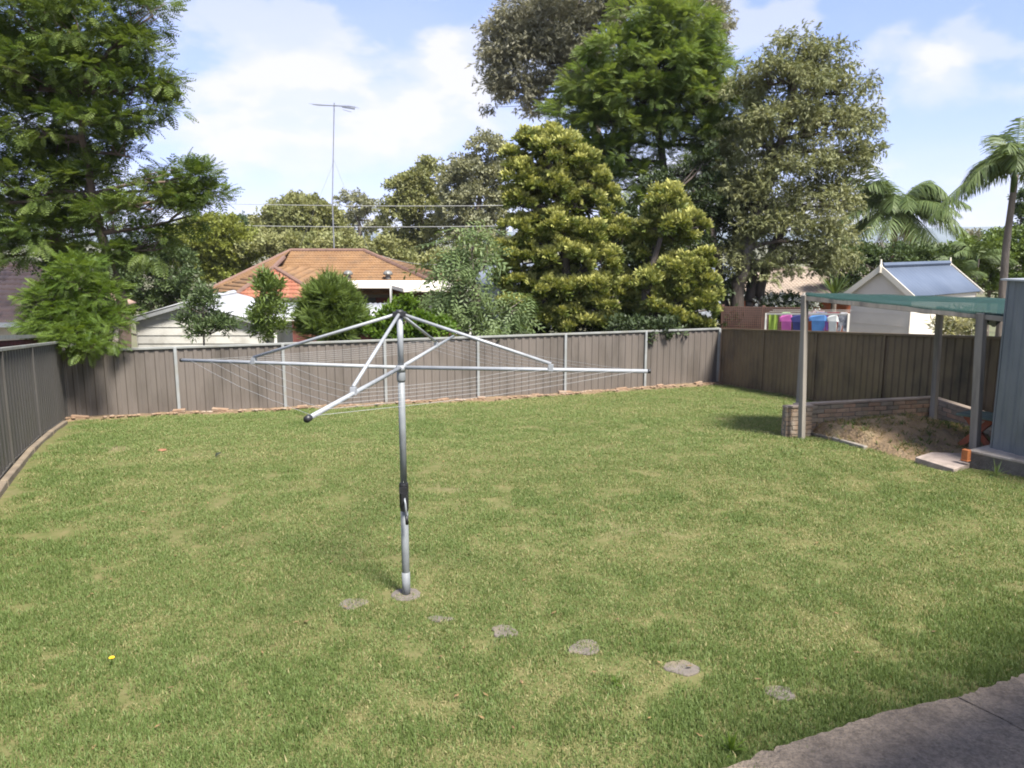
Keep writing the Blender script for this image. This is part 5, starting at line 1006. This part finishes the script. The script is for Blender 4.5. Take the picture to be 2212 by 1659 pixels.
for r_, n_, zz in ((.018, 14, .076), (.012, 10, .081)):
    for i in range(n_):
        a = 2 * math.pi * i / n_; b = a + .38; fm.poly([(dpg.x + .004, dpg.y, z0 + zz), (dpg.x + .004 + math.cos(a) * r_, dpg.y + math.sin(a) * r_, z0 + zz + .006), (dpg.x + .004 + math.cos((a + b) / 2) * r_ * 1.08, dpg.y + math.sin((a + b) / 2) * r_ * 1.08, z0 + zz + .005), (dpg.x + .004 + math.cos(b) * r_, dpg.y + math.sin(b) * r_, z0 + zz + .006)])
fm.build('petals', pm('dandelion_yellow', (.80, .55, .015), (.7, .45, .01), 30, .7), fl_)
def dead_leaf(u, v, c, lab, L_, seed):
    p = G(u, v); z = float(lawnz(p.x, p.y)) + .045; rr = random.Random(seed); a = rr.uniform(0, 6)
    d = np.array((math.cos(a), math.sin(a), .1)); vv, ff = quadstrip([np.array((p.x, p.y, z)), np.array((p.x, p.y, z + .02)) + d * L_ * .5, np.array((p.x, p.y, z)) + d * L_], [L_ * .1, L_ * .45, L_ * .08]); o = arr_mesh('fallen_leaf', vv, ff, pm('leaf_%d' % seed, c, tuple(k * .7 for k in c), 30, .8)); o.modifiers.new('thick', 'SOLIDIFY').thickness = .003
    tagp(o, lab, 'leaf')
dead_leaf(466, 992, (.02, .03, .012), 'dark curled leaf lying on the left side of the lawn', .16, 3)
p = G(350, 970); V, F = rock_mb((p.x, p.y, float(lawnz(p.x, p.y)) + .012), .085, 77, .2); tagp(MB().add(V, F).build('soil_clod', pm('red_clay', (.30, .14, .075), (.22, .10, .055), 12, .9, .004, 40)), 'flat reddish clay clod in the grass near the left fence corner', 'clod')
for u, v, n_, l_, lab, sd_2 in ((1578, 1634, 30, .13, 'bright green weed tuft beside the left end of the concrete path', 51), (2152, 1030, 26, .22, 'straggly pale weed at the foot of the shed slab', 52), (1708, 918, 22, .20, 'dark green weed against the pale end of the retaining wall', 53), (1330, 1490, 14, .07, 'low brown green weed below the middle stepping stones', 54)):
    p = G(u, v); p.z = float(lawnz(p.x, p.y)) + .01; spiky('weed', lab, 'weed', p, n_, l_, ML['bri'] if sd_2 != 52 else ML['weep'], sd_2, .012, bend=.3)
# tiny fallen leaves all over the grass, uncountable
V, F, k = [], [], 0; rr = random.Random(18)
for i in range(420):
    y = rr.uniform(4.3, 20); x = rr.uniform(-.62, .6) * y
    p2 = Vector((x, y, 0)); 
    if side_of(x, y, NL, FA) / (FA - NL).length > -.4 or side_of(x, y, FA, FB) / blen > -.4 or side_of(x, y, NR, FB) / (FB - NR).length < .3: continue
    z = float(lawnz(x, y)) + rr.uniform(.018, .034); a = rr.uniform(0, 6.3); l = rr.uniform(.02, .06); d = np.array((math.cos(a), math.sin(a), rr.uniform(-.2, .3))) * l
    v, f = kite((x, y, z), np.array((x, y, z)) + d, l * rr.uniform(.3, .5), (0, 0, 1)); V.append(v); F.append(f + k); k += 4
arr_mesh('fallen_leaves', np.concatenate(V), np.concatenate(F), pm('brown_leaves', (.24, .15, .06), (.10, .065, .03), 40, .8), None)['kind'] = 'stuff'
# weeds over the soil bed, uncountable
V, F, C, k = [], [], [], 0; rr = random.Random(8)
for i in range(5200):
    x, y = rr.uniform(4.0, 7.6), rr.uniform(10.4, 13.4)
    if not bool(in_bed(np.array(x), np.array(y))) or side_of(x, y, wa, wb) > -.1: continue
    nz = float(vnoise(x, y, 2.3, 12)); near_edge = min(1, max(0, 1 - (x - 4.0) / 1.2))
    if rr.random() > (.30 + .9 * max(0, nz - .5) * 2.2 + .6 * near_edge): continue
    z = bedz(x, y); dry = rr.random() < .72
    for b in range(5):
        a = rr.uniform(0, 6.28); l = rr.uniform(.03, .10) * (1.3 if not dry else 1); d = np.array((math.cos(a) * .6, math.sin(a) * .6, rr.uniform(.15, 1.)))
        v, f = quadstrip([np.array((x, y, z - .01)), np.array((x, y, z)) + d * l * .5, np.array((x, y, z)) + d * l - (0, 0, .2 * l)], [.007, .009, .002], (rr.uniform(-1, 1), rr.uniform(-1, 1), .5)); V.append(v); F.append(f + k); k += len(v); C += [[rr.random(), rr.random(), 1. if dry else 0.]] * len(v)
o = arr_mesh('weeds', np.concatenate(V), np.concatenate(F), leafmat('weed_blade', (.06, .11, .02), (.11, .16, .03), (.32, .25, .13), trans=.3), None, np.array(C)); o['kind'] = 'stuff'
# ------------------------------------------------------------------ grass
MG = leafmat('grass_blade', (.105, .160, .038), (.185, .240, .080), (.35, .305, .15), trans=.35, rough=.6)
gcol = bpy.data.collections.new('tufts')
def tuft(i, n, rad, h, straw, dark, lean=.55, w=.0048):
    rr = np.random.default_rng(100 + i); r = rad * np.sqrt(rr.random(n)); a = rr.random(n) * 6.283; b = np.stack([r * np.cos(a), r * np.sin(a), np.full(n, -.006)], 1)
    da = rr.random(n) * 6.283; le = np.abs(rr.normal(0, lean, n)); hh = h * rr.uniform(.45, 1.15, n); d = np.stack([np.cos(da) * le, np.sin(da) * le, np.ones(n)], 1); d /= np.linalg.norm(d, axis=1)[:, None]
    s = np.stack([-np.sin(da + rr.normal(0, .8, n)), np.cos(da), np.zeros(n)], 1) * (w * rr.uniform(.6, 1.3, n))[:, None]; m = b + d * (hh * .55)[:, None]; t = b + d * hh[:, None] + np.stack([np.cos(da), np.sin(da), -.35 * np.ones(n)], 1) * (hh * le * .4)[:, None]
    V = np.stack([b - s, b + s, m - s * .85, m + s * .85, t - s * .12, t + s * .12], 1).reshape(-1, 3); k = np.arange(n)[:, None] * 6
    F = np.concatenate([k + np.array([[0, 1, 3, 2]]), k + np.array([[2, 3, 5, 4]])]); C = np.zeros((n, 6, 3)); C[:, :, 0] = np.clip(rr.normal(.5 - dark, .22, n), 0, 1)[:, None]; C[:, :, 1] = rr.random(n)[:, None]; C[:, :, 2] = ((rr.random(n) < straw) * rr.uniform(.5, 1, n))[:, None]
    o = arr_mesh('tuft_%02d' % i, V, F, MG, None, C.reshape(-1, 3)); COL.objects.unlink(o); gcol.objects.link(o)
for i in range(4): tuft(i, 260, .19, .034, .16, 0, .85, .0031)                # mown lawn
for i in range(4, 7): tuft(i, 240, .20, .032, .50, -.12, .8, .0032)           # dry patches
for i in range(7, 10): tuft(i, 230, .17, .048, .05, .22, .65, .0033)      # lush edges: longer blades, darker tone also paints in shade
rg = np.random.default_rng(21); pts = []
for (ya, yb_, dens_, sxy) in ((3.6, 7.0, 84, .8), (7.0, 11, 46, .95), (11, 16, 30, 1.15), (16, 24, 22, 1.35)):
    xa_, xb2 = -13., 11.; n = int((xb2 - xa_) * (yb_ - ya) * dens_); x = rg.uniform(xa_, xb2, n); y = rg.uniform(ya, yb_, n)
    ok = np.abs(x) < y * .66 + .8; pts.append(np.stack([x, y, np.full(n, sxy)], 1)[ok])
pts = np.concatenate(pts); x, y, sc = pts.T
def left_of(a, b, off=0): return side_of(x, y, a, b) / math.hypot(b.x - a.x, b.y - a.y) > off
inside = (-(side_of(x, y, FA, FB)) / blen > .10 + .25 * vnoise(x, y, 1.3, 4)) & (side_of(x, y, NL, FA) / (FA - NL).length < -.30) & (side_of(x, y, NR, FB) / (FB - NR).length > .06)
ok = inside & ~on_path(x, y) & ~in_bed(x, y) & ~in_slab(x, y)
for (sx_, sy_, sr) in STONES: ok &= (x - sx_) ** 2 + (y - sy_) ** 2 > (sr * (1.0 + .25 * (vnoise(x * 9, y * 9, 1, 3) - .3)) + .015) ** 2
ok &= ~((side_of(x, y, wa, wb) / (wb - wa).length > -.1) & (side_of(x, y, wa, wb) / (wb - wa).length < .12) & (x > wa.x - .1) & (x < wb.x + .1))
x, y, sc = x[ok], y[ok], sc[ok]
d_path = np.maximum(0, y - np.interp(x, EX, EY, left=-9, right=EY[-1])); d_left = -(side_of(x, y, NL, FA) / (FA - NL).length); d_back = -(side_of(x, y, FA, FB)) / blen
n1 = vnoise(x, y, .42, 1) * .55 + vnoise(x, y, 1.25, 2) * .35 + vnoise(x, y, 3.6, 7) * .28
n2 = vnoise(x, y, .8, 11) * .6 + vnoise(x, y, 2.4, 13) * .4
pdry = np.clip((n1 - .58) * 2.2, 0.05, .62); lush_shade = np.clip(1.1 - d_path / 1.5, 0, 1) * .95 + np.clip((n2 - .58) * 2, 0, .4) + np.clip(1 - d_left / 1.7, 0, 1) * .9 + np.exp(-((y - 4.4) / 1.1) ** 2) * .55  # greener growth and painted-in shade near the path, left fence and foreground
pdry *= np.clip(d_path / .9, 0, 1)
for (u, v, ru) in ((960, 1035, 120), (1790, 1370, 120), (1930, 1275, 70), (900, 1280, 60), (1520, 1050, 50), (20, 1560, 50), (1700, 1380, 90), (1560, 1470, 50), (1880, 1400, 60), (1350, 1350, 60)):     # worn places
    p = G(u, v); pdry += .55 * np.exp(-(((x - p.x) / (ru * PX(p.y))) ** 2 + ((y - p.y) / (ru * PX(p.y) * .8)) ** 2))
pdry += np.exp(-(d_back / .5) ** 2) * .6
r1_, r2_ = rg.random(len(x)), rg.random(len(x))
typ = np.where(r1_ < pdry, rg.integers(4, 7, len(x)), np.where(r2_ < lush_shade, rg.integers(7, 10, len(x)), rg.integers(0, 4, len(x))))
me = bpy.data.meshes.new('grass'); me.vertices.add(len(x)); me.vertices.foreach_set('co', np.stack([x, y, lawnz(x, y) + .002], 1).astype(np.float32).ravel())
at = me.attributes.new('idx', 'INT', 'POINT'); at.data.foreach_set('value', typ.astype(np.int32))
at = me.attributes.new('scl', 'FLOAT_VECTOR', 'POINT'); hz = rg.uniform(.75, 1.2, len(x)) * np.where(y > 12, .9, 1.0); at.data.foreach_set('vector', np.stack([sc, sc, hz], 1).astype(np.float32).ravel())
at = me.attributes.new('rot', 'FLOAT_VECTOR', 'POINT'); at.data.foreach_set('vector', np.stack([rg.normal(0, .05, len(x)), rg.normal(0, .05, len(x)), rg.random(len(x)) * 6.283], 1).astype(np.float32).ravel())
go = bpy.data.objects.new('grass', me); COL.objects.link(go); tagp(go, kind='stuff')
ng = bpy.data.node_groups.new('grass_scatter', 'GeometryNodeTree'); ng.interface.new_socket('Geometry', in_out='INPUT', socket_type='NodeSocketGeometry'); ng.interface.new_socket('Geometry', in_out='OUTPUT', socket_type='NodeSocketGeometry')
gi, gout = ng.nodes.new('NodeGroupInput'), ng.nodes.new('NodeGroupOutput'); ip = ng.nodes.new('GeometryNodeInstanceOnPoints'); ci = ng.nodes.new('GeometryNodeCollectionInfo')
ci.inputs['Collection'].default_value = gcol; ci.inputs['Separate Children'].default_value = True; ci.inputs['Reset Children'].default_value = True
def na(name, t):
    n = ng.nodes.new('GeometryNodeInputNamedAttribute'); n.data_type = t; n.inputs['Name'].default_value = name; return n.outputs['Attribute']
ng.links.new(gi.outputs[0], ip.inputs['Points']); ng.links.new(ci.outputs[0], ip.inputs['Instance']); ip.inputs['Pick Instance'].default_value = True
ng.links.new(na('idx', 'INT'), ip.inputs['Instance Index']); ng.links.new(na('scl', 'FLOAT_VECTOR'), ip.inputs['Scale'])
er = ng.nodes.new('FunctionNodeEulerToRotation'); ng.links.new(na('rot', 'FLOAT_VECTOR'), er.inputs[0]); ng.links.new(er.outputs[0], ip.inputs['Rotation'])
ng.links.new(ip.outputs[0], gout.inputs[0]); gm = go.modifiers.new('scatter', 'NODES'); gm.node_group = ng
